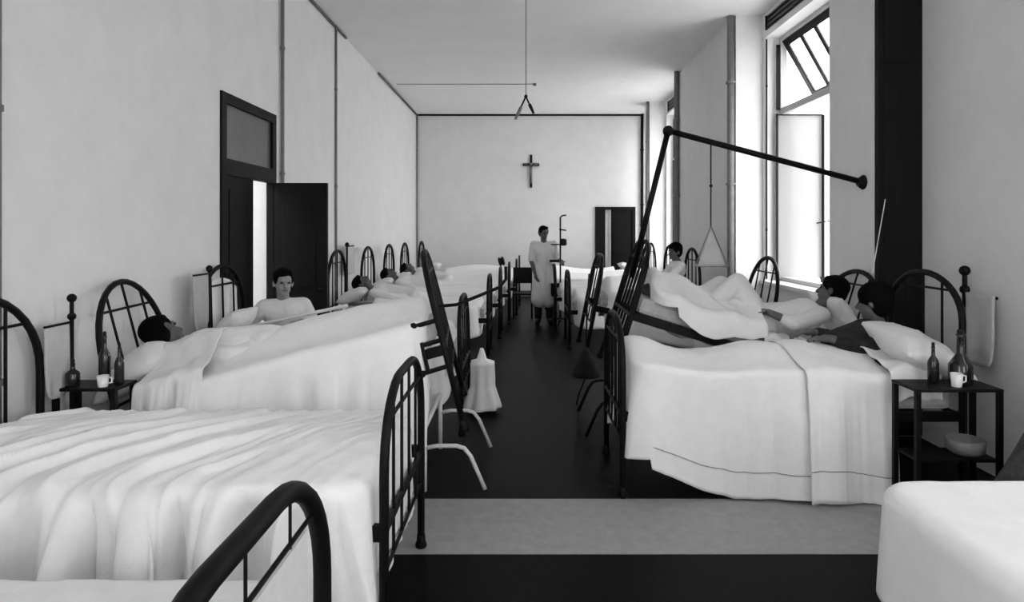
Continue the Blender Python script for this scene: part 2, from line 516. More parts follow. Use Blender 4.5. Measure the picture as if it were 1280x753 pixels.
# ------------------------------------------------------------------ hospital beds
def arch_pts(W, h, rc, z0=0.0, n=9, ell=None):
    """post - arch - post in the plane x=0; rc corner radius, ell: vertical radius"""
    ry = ell or rc
    p = [(0, -W / 2, z0), (0, -W / 2, (h - ry) * 0.5), (0, -W / 2, h - ry)]
    for k in range(1, n + 1):
        a = PI / 2 * k / n
        p.append((0, -W / 2 + rc - rc * math.cos(a), h - ry + ry * math.sin(a)))
    for k in range(0, n + 1):
        a = PI / 2 * (1 - k / n)
        if k == 0 and rc >= W / 2 - 1e-6:
            continue
        p.append((0, W / 2 - rc + rc * math.cos(a), h - ry + ry * math.sin(a)))
    p += [(0, W / 2, (h - ry) * 0.5), (0, W / 2, z0)]
    return p
def arch_h(v, W, h, rc, ell=None):
    ry = ell or rc
    d = W / 2 - abs(v)
    if d >= rc:
        return h
    q = (rc - d) / rc
    return h - ry + ry * math.sqrt(max(0, 1 - q * q))

RAIL = 0.50
def make_bed(label, L, W, hh=1.32, fh=1.05, tr=0.018, nhead=3, nfoot=4, group='black iron hospital beds', white_rail=None,
             hell=0.42, slats=0, foot_panel=False, splay=False, cat='bed', flat=True, thin=0.007):
    root = tag(empty('hospital_bed'), label, cat, group)
    H = part(MB().tube(arch_pts(W, hh, W * 0.5, 0, 9, hell), tr, 10), 'headboard', M_IRON, root, True)
    zc = 0.66
    part(MB().tube([(0, -W / 2, zc), (0, W / 2, zc)], 0.009, 8), 'crossbar', M_IRON, H)
    vv = W / 2 - 0.09
    zb = arch_h(vv, W, hh, W * 0.5, hell)
    part(MB().tube([(0, -vv, zb), (0, vv, zb)], 0.008, 8), 'crossbar', M_IRON, H)
    part(MB().tube([(0, -W / 2, RAIL), (0, W / 2, RAIL)], 0.016, 8), 'crossbar', M_IRON, H)
    for k in range(nhead):
        v = W * ((k + 1) / (nhead + 1) - 0.5)
        part(MB().tube([(0, v, RAIL), (0, v, arch_h(v, W, hh, W * 0.5, hell))], 0.0085, 6), 'bar', M_IRON, H)
    Fb = part(MB().tube([(L + p[0], p[1], p[2]) for p in arch_pts(W, fh, 0.32, 0, 9)], tr, 10), 'footboard', M_IRON, root, True)
    for z in (0.34, fh - 0.13):
        q_ = max(0.0, (z - (fh - 0.32)) / 0.32)
        hv = W / 2 - 0.32 * (1 - math.sqrt(max(0, 1 - q_ * q_)))
        part(MB().tube([(L, -hv, z), (L, hv, z)], thin + 0.002, 8), 'crossbar', M_IRON, Fb)
    part(MB().tube([(L, -W / 2, RAIL), (L, W / 2, RAIL)], 0.016, 8), 'crossbar', M_IRON, Fb)
    for k in range(nfoot):
        v = W * ((k + 1) / (nfoot + 1) - 0.5)
        part(MB().tube([(L, v, 0.34), (L, v, arch_h(v, W, fh, 0.32))], thin, 6), 'bar', M_IRON, Fb)
    if foot_panel:
        part(MB().box(L - 0.008, L + 0.008, -W / 2 + 0.05, W / 2 - 0.14, 0.36, fh - 0.14), 'panel', M_WIRON, Fb)
    for sv in (-1, 1):
        mt = M_WIRON if white_rail == sv else M_IRON
        part(MB().box(0.0, L, sv * W / 2 - 0.014, sv * W / 2 + 0.014, RAIL - 0.03, RAIL + 0.03), 'side_rail', mt, root)
    for k in range(slats):
        u = 0.2 + (L - 0.4) * k / max(1, slats - 1)
        part(MB().box(u - 0.025, u + 0.025, -W / 2 + 0.014, W / 2 - 0.014, RAIL - 0.01, RAIL + 0.005), 'slat', M_IRON, root)
    part(MB().box(0.05, L - 0.04, -W / 2 + 0.02, W / 2 - 0.02, RAIL + 0.03, RAIL + 0.16), 'mattress', M_MATT, root, bevel=0.035)
    for (u, v) in ((0, -1), (0, 1), (L, -1), (L, 1)):
        part(MB().lathe([(tr + 0.006, 0), (tr + 0.012, 0.015), (tr + 0.004, 0.04), (tr + 0.002, 0.07)], 10, (u, v * W / 2, 0)), 'foot_cap', M_IRON, root, True)
    return root

def bed_matrix(hx, yc, side, tilt=0.0, yaw=0.0):
    """side -1: left row (foot towards +X); +1: right row (foot towards -X)"""
    rz = yaw + (PI if side > 0 else 0)
    return Matrix.Translation((hx, yc, 0)) @ Matrix.Rotation(rz, 4, 'Z') @ Matrix.Rotation(-tilt, 4, 'Y')
def place(o, M):
    o.matrix_world = M
    return o
def deg(a):
    return math.radians(a)

# ------------------------------------------------------------------ cloth
def nz(x, y=0.0, z=0.0):
    return noise.noise((x, y, z))
def pleat(t, f, seed, sharp=0.75):
    n = nz(t * f, seed * 3.7, 0.3) * 1.3 + 0.55 * nz(t * f * 2.3, seed * 1.9, 5.1) + 0.2 * nz(t * f * 5.1, seed, 9.0)
    return math.copysign(abs(n) ** sharp, n)

def finish_cloth(name, vs, fs, m, label, cat, group, thick=0.006):
    b = bmesh.new()
    bv = [b.verts.new(v) for v in vs]
    for f in fs:
        try:
            b.faces.new([bv[i] for i in f])
        except ValueError:
            pass
    bmesh.ops.remove_doubles(b, verts=b.verts, dist=1e-4)
    bmesh.ops.recalc_face_normals(b, faces=b.faces)
    me = bpy.data.meshes.new(name)
    b.to_mesh(me)
    b.free()
    for p in me.polygons:
        p.use_smooth = True
    o = bpy.data.objects.new(name, me)
    COL.objects.link(o)
    me.materials.append(m)
    base_origin(o)
    if thick:
        s = o.modifiers.new('thickness', 'SOLIDIFY')
        s.thickness = thick
        s.offset = -1
    if label:
        tag(o, label, cat, group)
    return o

def add_seam(o, pts):
    if len(pts) > 3:
        q = MB().tube([p - o.location for p in pts], 0.0028, 5).build('hem_seam', M_SEAM, o)

def bedspread(M, u0, u1, vn, vf, ztop, drops, label, m=M_SHEET, group='bedspreads', amp=0.035, freq=5.0, seed=1.0, flare=0.05,
              step=0.018, re=0.05, wr=0.006, topfun=None, rc=0.09, name='bedspread', droopfun=None, floor=0.012, J=26, K=26, ampfun=None, wave=0.0, ramp=0.40, seamf=0, cornerx=0.0, footamp=0.3):
    """a cover over a bed, hanging at the near side (vn), foot (u1) and far side (vf); M bed matrix"""
    R3 = M.to_3x3()
    sn = 1 if vn > vf else -1
    per = []
    def push(u, v, nx, ny, side):
        per.append((u, v, nx, ny, side))
    n = max(4, int((u1 - rc - u0) / step))
    for i in range(n):
        push(u0 + (u1 - rc - u0) * i / n, vn, 0, sn, 0)
    na = max(5, int(rc * PI / 2 / step * 1.8))
    for i in range(na):
        a = PI / 2 * i / na
        push(u1 - rc + rc * math.sin(a), vn - sn * rc + sn * rc * math.cos(a), math.sin(a), sn * math.cos(a), a / (PI / 2))
    wv = abs(vn - vf) - 2 * rc
    n2 = max(4, int(wv / step))
    for i in range(n2):
        push(u1, vn - sn * rc - sn * wv * i / n2, 1, 0, 1)
    for i in range(na):
        a = PI / 2 * i / na
        push(u1 - rc + rc * math.cos(a), vf + sn * rc - sn * rc * math.sin(a), math.cos(a), -sn * math.sin(a), 1 + a / (PI / 2))
    for i in range(n + 1):
        push(u1 - rc - (u1 - rc - u0) * i / n, vf, 0, -sn, 2)
    vc = (vn + vf) / 2
    hw = abs(vn - vf) / 2
    us = u1 - hw
    def top(u, v):
        z = ztop + wr * (nz(u * 7, v * 7, seed) + 0.5 * nz(u * 17, v * 15, seed + 3))
        if topfun:
            z += topfun(u, (v - vc) / hw * (1 if sn > 0 else -1))
        return z
    rows = J + 1 + K
    vs, fs, sm = [], [], []
    t = 0.0
    for i, (u, v, nx, ny, side) in enumerate(per):
        if i:
            t += math.hypot(u - per[i - 1][0], v - per[i - 1][1]) + 0.0
        if side <= 1:
            drop = drops[0] * (1 - side) + drops[1] * side
        else:
            drop = drops[1] * (2 - side) + drops[2] * (side - 1)
        drop *= 1 + 0.03 * nz(t * 2.3, seed, 7)
        if droopfun:
            drop += droopfun(u, side)
        su = min(u, us)
        N = R3 @ Vector((nx, ny, 0))
        N.z = 0
        N.normalize()
        fold = pleat(t, freq, seed)
        if wave:
            ph = t * wave + 0.9 * nz(t * 1.7, seed, 2)
            fold = 0.55 * fold + (0.5 + 0.5 * nz(t * 1.3, 3, seed)) * (2.0 * min((ph % 1.0) / 0.8, (1 - ph % 1.0) / 0.2) ** 1.25 - 1.1)
        A = amp * (ampfun(u, side) if ampfun else (1.0 if side < 0.3 or side > 1.7 else footamp))
        UX = R3 @ Vector((1, 0, 0)); UX.z = 0; UX.normalize()
        cw = 0.0
        if cornerx and side < 0.75:
            cw = cornerx * max(0, min(1, (u - (u1 - 0.5)) / 0.45)) ** 2 * (1 if side <= 0.4 else max(0, 1 - (side - 0.4) / 0.35))
        for j in range(J + 1):
            q = j / J
            uu, vv = su + (u - su) * q, vc + (v - vc) * q
            vs.append(M @ Vector((uu, vv, top(uu, vv))))
        b = vs[-1]
        for k in range(1, K + 1):
            l = drop * k / K
            ang = min(l / re, PI / 2)
            out = re * math.sin(ang)
            down = re * (1 - math.cos(ang))
            rest = max(0.0, l - re * PI / 2)
            down += rest
            out += flare * rest
            g = min(1.0, l / ramp)
            g = g * g * (3 - 2 * g)
            out += A * g * (fold + 0.15)
            p = b + N * out - Vector((0, 0, down)) + UX * cw * rest
            tn = Vector((-N.y, N.x, 0))
            p += tn * (A * 0.45 * g * pleat(t + 0.07, freq, seed + 11))
            p.z = max(p.z, floor + 0.01 * (1 + fold))
            vs.append(p)
            if seamf and side <= 0.001 and k == int(K * seamf):
                sm.append(p + N * 0.003)
    for i in range(len(per) - 1):
        for j in range(rows - 1):
            a = i * rows + j
            fs.append((a, a + 1, a + rows + 1, a + rows))
    o = finish_cloth(name, vs, fs, m, label, 'bedspread', group)
    add_seam(o, sm)
    return o

def strip_cover(M, u0, u1, vn, vf, ztop, dn, df, label, m=M_SHEET, group='bedspreads', amp=0.03, freq=5.0, seed=1.0, flare=0.05, nu=60, re=0.05,
                topfun=None, name='bedspread', floor=0.012, wr=0.006, cat='bedspread', slant=0.0, droop=None, seamf=0):
    """a sheet across the bed that hangs at both long sides only"""
    R3 = M.to_3x3()
    sn = 1 if vn > vf else -1
    vs, fs, sm = [], [], []
    KN, KT, KF = 26, 30, 14
    N = R3 @ Vector((0, sn, 0)); N.z = 0; N.normalize()
    vc, hw = (vn + vf) / 2, abs(vn - vf) / 2
    def top(u, v):
        z = ztop + wr * (nz(u * 7, v * 7, seed) + 0.5 * nz(u * 17, v * 15, seed + 3))
        if topfun:
            z += topfun(u, (v - vc) / hw * sn)
        return z
    ncol = KN + KT + 1 + KF
    ux = (R3 @ Vector((1, 0, 0)))
    for i in range(nu + 1):
        u = u0 + (u1 - u0) * i / nu
        def hang(v, sgn, drop, l, fsd):
            b = M @ Vector((u, v, top(u, v)))
            ang = min(l / re, PI / 2)
            out = re * math.sin(ang); down = re * (1 - math.cos(ang))
            rest = max(0.0, l - re * PI / 2)
            down += rest; out += flare * rest
            g = min(1.0, l / 0.40); g = g * g * (3 - 2 * g)
            fold = pleat(u, freq, seed + fsd)
            p = b + N * sgn * (out + amp * g * (fold + 0.15)) - Vector((0, 0, down)) + ux * slant * rest
            p.z = max(p.z, floor)
            return p
        dnn = dn * (1 + 0.03 * nz(u * 2.3, seed, 7)) + (droop(u) if droop else 0)
        for k in range(KN, 0, -1):
            vs.append(hang(vn, 1, dnn, dnn * k / KN, 0))
            if seamf and k == int(KN * seamf):
                sm.append(vs[-1] + N * 0.003)
        for k in range(KT + 1):
            v = vn + (vf - vn) * k / KT
            vs.append(M @ Vector((u, v, top(u, v))))
        for k in range(1, KF + 1):
            vs.append(hang(vf, -1, df, df * k / KF, 4))
    for i in range(nu):
        for j in range(ncol - 1):
            a = i * ncol + j
            fs.append((a, a + 1, a + ncol + 1, a + ncol))
    o = finish_cloth(name, vs, fs, m, label, cat, group)
    add_seam(o, sm)
    return o

def pillow(label, loc, rot, sx=0.58, sy=0.42, h=0.15, seed=1.0, m=M_SHEET2, group='pillows', n=26):
    vs, fs = [], []
    for side in (1, -1):
        for i in range(n + 1):
            for j in range(n + 1):
                x = -1 + 2 * i / n
                y = -1 + 2 * j / n
                e = max(0.0, (1 - abs(x) ** 2.6) * (1 - abs(y) ** 2.6)) ** 0.55
                pin = 1 - 0.10 * (1 - abs(y)) * 0 - 0.06 * (x * x * (1 - y * y) + y * y * (1 - x * x))
                z = side * h / 2 * e + e * 0.016 * (nz(x * 2.2 + seed, y * 2.2, seed) + 0.6 * nz(x * 5 + seed, y * 5, seed * 2))
                vs.append(Vector((x * sx / 2 * pin, y * sy / 2 * pin, z)))
    k = (n + 1) * (n + 1)
    for s in (0, 1):
        for i in range(n):
            for j in range(n):
                a = s * k + i * (n + 1) + j
                q = (a, a + n + 1, a + n + 2, a + 1)
                fs.append(q if s == 0 else q[::-1])
    R = Matrix.Translation(loc) @ rot
    o = finish_cloth('pillow', [R @ v for v in vs], fs, m, label, 'pillow', group, thick=0)
    return o
def eul(x, y, z):
    from mathutils import Euler
    return Euler((deg(x), deg(y), deg(z))).to_matrix().to_4x4()

# ------------------------------------------------------------------ people
def capsule(bm_, p0, r0, p1, r1, n=14):
    p0, p1 = Vector(p0), Vector(p1)
    d = (p1 - p0)
    L = d.length
    if L < 1e-6:
        d = Vector((0, 0, 1)); L = 1e-6
    d = d / L
    q = Vector((0, 0, 1)).rotation_difference(d).to_matrix()
    rings = []
    h = n // 2
    for i in range(h // 2 + 1):
        a = -PI / 2 + (PI / 2) * i / (h // 2)
        rings.append((max(1e-4, r0 * math.cos(a)), r0 * math.sin(a)))
    for i in range(h // 2 + 1):
        a = (PI / 2) * i / (h // 2)
        rings.append((max(1e-4, r1 * math.cos(a)), L + r1 * math.sin(a)))
    vv = []
    for (r, z) in rings:
        vv.append([bm_.verts.new(p0 + q @ Vector((r * math.cos(2 * PI * k / n), r * math.sin(2 * PI * k / n), z))) for k in range(n)])
    for i in range(len(vv) - 1):
        for k in range(n):
            bm_.faces.new((vv[i][k], vv[i][(k + 1) % n], vv[i + 1][(k + 1) % n], vv[i + 1][k]))
    bm_.faces.new(vv[0][::-1])
    bm_.faces.new(vv[-1])
def ellip(bm_, c, rad, R=None):
    m = Matrix.Translation(c) @ (R.to_4x4() if R else Matrix.Identity(4)) @ Matrix.Diagonal((rad[0], rad[1], rad[2], 1))
    bmesh.ops.create_uvsphere(bm_, u_segments=18, v_segments=12, radius=1, matrix=m)
def blob(name, prims, m, parent=None, voxel=0.007, smooth=6):
    b = bmesh.new()
    for p in prims:
        if p[0] == 'c':
            capsule(b, *p[1:])
        else:
            ellip(b, *p[1:])
    me = bpy.data.meshes.new(name)
    b.to_mesh(me)
    b.free()
    o = bpy.data.objects.new(name + '_tmp', me)
    COL.objects.link(o)
    r = o.modifiers.new('r', 'REMESH')
    r.mode = 'VOXEL'
    r.voxel_size = voxel
    s = o.modifiers.new('s', 'SMOOTH')
    s.factor = 0.5
    s.iterations = smooth
    dg = bpy.context.evaluated_depsgraph_get()
    dg.update()
    me2 = bpy.data.meshes.new_from_object(o.evaluated_get(dg))
    bpy.data.objects.remove(o)
    me2.name = name
    me2.materials.clear()
    me2.materials.append(m)
    for p in me2.polygons:
        p.use_smooth = True
    o2 = bpy.data.objects.new(name, me2)
    COL.objects.link(o2)
    if parent:
        o2.parent = parent
    return o2

def basis(fwd, up):
    f = Vector(fwd).normalized()
    u = Vector(up)
    u = (u - f * u.dot(f)).normalized()
    s = f.cross(u).normalized()
    return f, u, s          # forward, up, side (the person's right)

def head_prims(c, fwd, up):
    f, u, s = basis(fwd, up)
    R = Matrix((s, f, u)).transposed()
    c = Vector(c)
    P = [('e', c + u * 0.022 - f * 0.008, (0.074, 0.094, 0.098), R),
         ('e', c - u * 0.045 + f * 0.022, (0.058, 0.066, 0.070), R),
         ('e', c - u * 0.088 + f * 0.058, (0.026, 0.026, 0.024), R),
         ('c', c + f * 0.083 + u * 0.010, 0.011, c + f * 0.106 - u * 0.028, 0.015),
         ('e', c + s * 0.076 - u * 0.008, (0.012, 0.022, 0.034), R),
         ('e', c - s * 0.076 - u * 0.008, (0.012, 0.022, 0.034), R),
         ('c', c + f * 0.083 + u * 0.028 - s * 0.035, 0.010, c + f * 0.083 + u * 0.028 + s * 0.035, 0.010),
         ('c', c + f * 0.084 - u * 0.056 - s * 0.018, 0.009, c + f * 0.084 - u * 0.056 + s * 0.018, 0.009)]
    return P
def face_parts(body, c, fwd, up):
    f, u, s = basis(fwd, up)
    R = Matrix((s, f, u)).transposed()
    c = Vector(c)
    for k in (-1, 1):
        b = bmesh.new(); ellip(b, c + f * 0.082 + u * 0.008 + s * 0.032 * k, (0.014, 0.008, 0.008), R)
        me = bpy.data.meshes.new('eye'); b.to_mesh(me); b.free()
        o = bpy.data.objects.new('eye', me); COL.objects.link(o); me.materials.append(M_BLACK); o.parent = body
    b = bmesh.new(); ellip(b, c + f * 0.090 - u * 0.057, (0.022, 0.006, 0.004), R)
    me = bpy.data.meshes.new('mouth'); b.to_mesh(me); b.free()
    o = bpy.data.objects.new('mouth', me); COL.objects.link(o); me.materials.append(M_BLACK); o.parent = body
def hair_prims(c, fwd, up, full=1.0):
    f, u, s = basis(fwd, up)
    R = Matrix((s, f, u)).transposed()
    c = Vector(c)
    return [('e', c + u * 0.050 - f * 0.020, (0.081 * full, 0.094 * full, 0.080 * full), R),
            ('e', c + u * 0.005 - f * 0.045, (0.079 * full, 0.066 * full, 0.085 * full), R),
            ('e', c + u * 0.082 + f * 0.028 + s * 0.012, (0.060, 0.056, 0.036), R),
            ('e', c + u * 0.030 + f * 0.010 + s * 0.066, (0.016, 0.040, 0.046), R),
            ('e', c + u * 0.030 + f * 0.010 - s * 0.066, (0.016, 0.040, 0.046), R),
            ('e', c + u * 0.095 + f * 0.045 - s * 0.03, (0.035, 0.030, 0.022), R)]
def hand_prims(w, d, palm_n, curl=0.5, flip=1, k=1.0):
    """w wrist, d pointing along the hand, palm_n palm normal"""
    w = Vector(w); d = Vector(d).normalized(); n = Vector(palm_n)
    n = (n - d * n.dot(d)).normalized()
    s = d.cross(n) * flip
    P = [('c', w, 0.024 * k, w + d * 0.04 * k, 0.026 * k)]
    for q in (-1.5, -0.5, 0.5, 1.5):
        P.append(('c', w + d * 0.02 * k + s * q * 0.012 * k, 0.015 * k, w + d * 0.085 * k + s * q * 0.019 * k, 0.0125 * k))
        L = (0.075, 0.088, 0.082, 0.062)[int(q + 1.5)] * k
        a = w + d * 0.088 * k + s * q * 0.020 * k
        d1 = (d + n * curl * 0.6).normalized()
        d2 = (d + n * curl * 1.8).normalized()
        b_ = a + d1 * L * 0.5
        P.append(('c', a, 0.0095 * k, b_, 0.0088 * k))
        P.append(('c', b_, 0.0088 * k, b_ + d2 * L * 0.5, 0.0078 * k))
    t0 = w + d * 0.025 * k - s * 0.022 * k
    t1 = t0 + (d * 0.6 - s * 0.8).normalized() * 0.042 * k
    P.append(('c', t0, 0.014 * k, t1, 0.0105 * k))
    P.append(('c', t1, 0.0105 * k, t1 + (d * 0.9 - s * 0.25 + n * 0.2).normalized() * 0.035 * k, 0.009 * k))
    return P
def limb(a, ra, b, rb, c, rc_):
    return [('c', a, ra, b, rb), ('c', b, rb, c, rc_)]

# standing nurse in a white coat ------------------------------------------------
def standing_nurse():
    X, Y = 0.39, 11.1
    k = 1.0
    def P(x, y, z):
        return Vector((X + x, Y + y, z))
    headc = P(-0.01, -0.03, 1.575)
    fwd = (0.42, -0.9, -0.10)
    sr, sl = P(-0.175, 0, 1.37), P(0.175, 0.0, 1.37)        # image left / right shoulders
    er, wr_ = P(-0.225, -0.03, 1.10), P(-0.16, -0.11, 0.88)
    el, wl = P(0.235, -0.04, 1.12), P(0.27, -0.20, 1.10)
    pr = head_prims(headc, fwd, (0, 0, 1))
    pr += [('c', P(0, 0, 1.40), 0.055, headc - Vector((0, 0, 0.06)), 0.052),
           ('c', P(-0.08, 0, 1.28), 0.11, P(0.08, 0, 1.28), 0.11), ('c', P(-0.13, 0, 1.36), 0.06, P(0.13, 0, 1.36), 0.06),
           ('c', P(0, 0, 1.25), 0.13, P(0, 0, 0.95), 0.12), ('c', P(-0.07, 0, 0.92), 0.105, P(0.07, 0, 0.92), 0.105)]
    pr += limb(sr, 0.055, er, 0.042, wr_, 0.028) + limb(sl, 0.055, el, 0.042, wl, 0.028)
    pr += hand_prims(wr_, (wr_ - er), (0.6, 0.2, -0.2), 0.5, 1)
    pr += hand_prims(wl, (wl - el), (0, 0, -1), 0.9, -1)
    for sx in (-1, 1):
        pr += limb(P(0.095 * sx, 0, 0.90), 0.088, P(0.10 * sx, 0, 0.48), 0.058, P(0.10 * sx, 0.02, 0.09), 0.040)
        pr += [('c', P(0.10 * sx, 0.02, 0.07), 0.040, P(0.12 * sx, -0.13, 0.045), 0.036)]
    root = blob('person', pr, M_SKIN)
    tag(root, 'standing nurse in a long white coat beside the drip stand', 'person')
    hair = blob('hair', hair_prims(headc, fwd, (0, 0, 1)), M_HAIR, root)
    coat = [('c', P(-0.09, 0, 1.28), 0.13, P(0.09, 0, 1.28), 0.13), ('c', P(-0.14, 0, 1.36), 0.075, P(0.14, 0, 1.36), 0.075),
            ('c', P(0, 0, 1.25), 0.155, P(0, 0, 0.98), 0.145), ('c', P(-0.06, 0, 0.98), 0.13, P(-0.08, 0, 0.42), 0.15),
            ('c', P(0.06, 0, 0.98), 0.13, P(0.08, 0, 0.42), 0.15), ('c', P(-0.08, 0, 0.5), 0.14, P(0.08, 0, 0.5), 0.14)]
    coat += [('c', sr, 0.075, sr.lerp(er, 0.92), 0.062), ('c', sl, 0.075, el, 0.060), ('c', el, 0.060, el.lerp(wl, 0.5), 0.05)]
    blob('coat', coat, M_COAT, root, 0.012)
    tr_ = []
    for sx in (-1, 1):
        tr_ += limb(P(0.095 * sx, 0, 0.80), 0.09, P(0.10 * sx, 0, 0.48), 0.075, P(0.10 * sx, 0.02, 0.12), 0.068)
    blob('trousers', tr_, M_DCLOTH, root, 0.012)
    for sx in (-1, 1):
        blob('shoe', [('c', P(0.10 * sx, 0.04, 0.052), 0.048, P(0.12 * sx, -0.14, 0.046), 0.043)], M_DCLOTH, root, 0.010)
    face_parts(root, headc, fwd, (0, 0, 1))
standing_nurse()

# a patient sitting or lying in bed; hips and legs may lie under the cover
def patient(label, head, fwd, up, chest, pelvis, arms, legs, shirt=M_COAT, skin=M_SKIN, hair=1.0, shirtname='shirt', trousers=None, sh_dir=(0, 1, 0), sleeve=1.5, wid=0.17):
    head, chest, pelvis = Vector(head), Vector(chest), Vector(pelvis)
    sd = Vector(sh_dir).normalized()
    up_t = (chest - pelvis).normalized()
    shl = [chest + up_t * 0.07 + sd * wid * k for k in (-1, 1)]
    pr = head_prims(head, fwd, up)
    u = Vector(up).normalized()
    pr += [('c', chest + up_t * 0.09, 0.055, head - u * 0.07, 0.050), ('c', shl[0], 0.055, shl[1], 0.055), ('c', chest - sd * 0.07, 0.105, chest + sd * 0.07, 0.105),
           ('c', chest, 0.12, pelvis, 0.115), ('c', pelvis - sd * 0.06, 0.10, pelvis + sd * 0.06, 0.10)]
    cl = [('c', shl[0], 0.068, shl[1], 0.068), ('c', chest - sd * 0.075, 0.125, chest + sd * 0.075, 0.125), ('c', chest, 0.14, pelvis, 0.135), ('c', pelvis - sd * 0.06, 0.12, pelvis + sd * 0.06, 0.12)]
    for k, (el, wr_, hd) in enumerate(arms):
        el, wr_ = Vector(el), Vector(wr_)
        pr += limb(shl[k], 0.052, el, 0.041, wr_, 0.027)
        pr += hand_prims(wr_, hd, (0, 0, -1) if abs(Vector(hd).normalized().z) < 0.9 else (0, 1, 0), 0.5, 1 if k else -1)
        cl += [('c', shl[k], 0.068, el, 0.058)]
        if sleeve > 1:
            cl += [('c', el, 0.058, el.lerp(wr_, min(1.0, sleeve - 1)), 0.048)]
    tr_ = []
    for k, leg in enumerate(legs):
        kn, an, toe = [Vector(p) for p in leg]
        hip = pelvis + sd * 0.09 * (-1 if k == 0 else 1)
        pr += limb(hip, 0.085, kn, 0.056, an, 0.040) + [('c', an, 0.040, toe, 0.032)]
        tr_ += limb(hip, 0.105, kn, 0.080, an.lerp(kn, 0.12), 0.065)
    root = blob('person', pr, skin)
    tag(root, label, 'person', 'patients in the ward')
    blob('hair', hair_prims(head, fwd, up, hair), M_HAIR, root)
    blob(shirtname, cl, shirt, root, 0.010, 8)
    if trousers:
        blob('pyjama_trousers', tr_, trousers, root, 0.010, 8)
    face_parts(root, head, fwd, up)
    return root

# ================================================================== LEFT ROW
# bed nearest the camera (only its foot end shows)
W0 = 0.93
MA = bed_matrix(-2.47, 1.205, -1)
b = make_bed('black iron bed nearest the camera, arched foot with white panel', 1.95, W0, hh=1.34, fh=1.07, tr=0.024, nfoot=3, foot_panel=True, thin=0.004)
place(b, MA)
bedspread(MA, 0.25, 1.84, -0.47, 0.47, 0.72, (0.4, 0.3, 0.35), 'pale bedspread on the bed nearest the camera, bottom left', M_SHEET2, amp=0.012, seed=2.2, step=0.03,
          topfun=lambda u, q: 0.06 * math.exp(-(q / 0.6) ** 2) * min(1, max(0, (1.9 - u) * 2)))

# first full bed: heavily folded bedspread
MBd = bed_matrix(-2.49, 2.865, -1)
b = make_bed('black iron bed under the heavily folded white bedspread', 1.97, 0.89, hh=1.34, fh=1.03, tr=0.019, nfoot=4)
place(b, MBd)
def top_B(u, q):
    z = 0.05 * math.exp(-(q / 0.75) ** 2)
    # long diagonal wrinkles that run from the far foot corner down to the near side
    # q = +1 at the near edge; wrinkles sweep towards the head as they come near
    t = u * 1.0 + (1 - q) * -0.26 + 0.05 * nz(u * 2, q * 2, 1)
    a = 0.55 + 0.45 * nz(u * 1.3, q * 0.9, 4)
    ph = t * 4.6 + 0.7 * nz(t * 2.2, q * 0.8, 2.0)
    rid = 2.0 * min((ph % 1.0) / 0.75, (1 - ph % 1.0) / 0.25) ** 1.2 - 1.0
    fade = 1.0 if u < 1.0 else max(0.12, 1 - (u - 1.0) * 1.5)
    z += 0.042 * rid * a * fade * (0.35 + 0.65 * (q + 1) / 2)
    z += 0.014 * nz(t * 11, q * 0.9, 8) * fade
    z += 0.009 * (1 - 3 * abs(nz(t * 14 + 3, q * 0.7, 5))) * min(1, fade + 0.35)
    return z
bedspread(MBd, 0.10, 1.865, -0.50, 0.44, 0.70, (0.82, 0.52, 0.5), 'heavily folded white bedspread on the big bed at lower left', M_SHEET, amp=0.27, freq=5.6, seed=4.3, flare=0.05, cornerx=0.24,
          step=0.009, topfun=top_B, re=0.07, J=44, K=38, rc=0.12, wave=4.6, ramp=0.26, ampfun=lambda u, s: (1.0 if u < 1.15 else max(0.4, 1 - (u - 1.15) * 1.3)) if s < 0.35 else 0.04)

# second bed: foot raised on a stand, patient turned away
TB = deg(14)
MC = bed_matrix(-2.17, 4.02, -1, TB, deg(5.5))
b = make_bed('black iron bed with raised slanting foot end, left row', 1.86, 0.80, hh=1.36, fh=1.08, tr=0.018, nfoot=4, hell=0.45, slats=7, thin=0.010)
part(MB().tube([(1.86, -0.05, 0.72), (1.98, -0.05, 0.70), (2.14, -0.05, 0.72), (2.28, -0.05, 0.74), (2.33, -0.05, 0.78), (2.35, -0.05, 0.86)], 0.011, 8), 'pulley_arm', M_IRON, b, True)
pa = KIDS[b.name][-1]
part(MB().lathe([(0.02, -0.02), (0.032, -0.012), (0.022, 0), (0.032, 0.012), (0.02, 0.02)], 14, (2.33, -0.05, 0.90), Matrix.Rotation(PI / 2, 3, 'Y')), 'pulley', M_IRON, pa)
for (z, l) in ((0.40, 0.16), (0.56, 0.16), (0.68, 0.14)):
    part(MB().tube([(1.86, -0.40, z), (1.86 - l, -0.43, z)], 0.014, 8).ball((1.86 - l, -0.43, z), 0.024), 'clamp', M_IRON, b)
part(MB().tube([(1.74, -0.43, 0.40), (1.74, -0.43, 0.58)], 0.012, 8), 'clamp_rod', M_IRON, b)
place(b, MC)
def top_C(u, q):
    return 0.10 * math.exp(-(q / 0.55) ** 2) + 0.05 * max(0, math.sin((u - 0.4) * 2.2)) * math.exp(-(q / 0.7) ** 2)
bedspread(MC, 0.42, 1.76, -0.42, 0.42, 0.70, (0.78, 0.50, 0.55), 'broad white bedspread hanging over the raised-foot bed in the left row', M_SHEET, amp=0.075, freq=3.6, seed=7.4, flare=0.03,
          step=0.015, topfun=top_C, droopfun=lambda u, s: (0.08 * (u - 0.4)) if s < 0.6 else 0)
strip_cover(MC, 0.16, 0.54, -0.43, 0.43, 0.76, 0.34, 0.3, 'rumpled sheet turned back over the patient in the raised-foot bed', M_SHEET2, 'rumpled sheets', 0.10, 11, 3.1, 0.02, 40, 0.05,
            lambda u, q: 0.16 * math.exp(-(q / 0.6) ** 2) + 0.02 * nz(u * 12, q * 5), 'rumpled_sheet', cat='sheet')
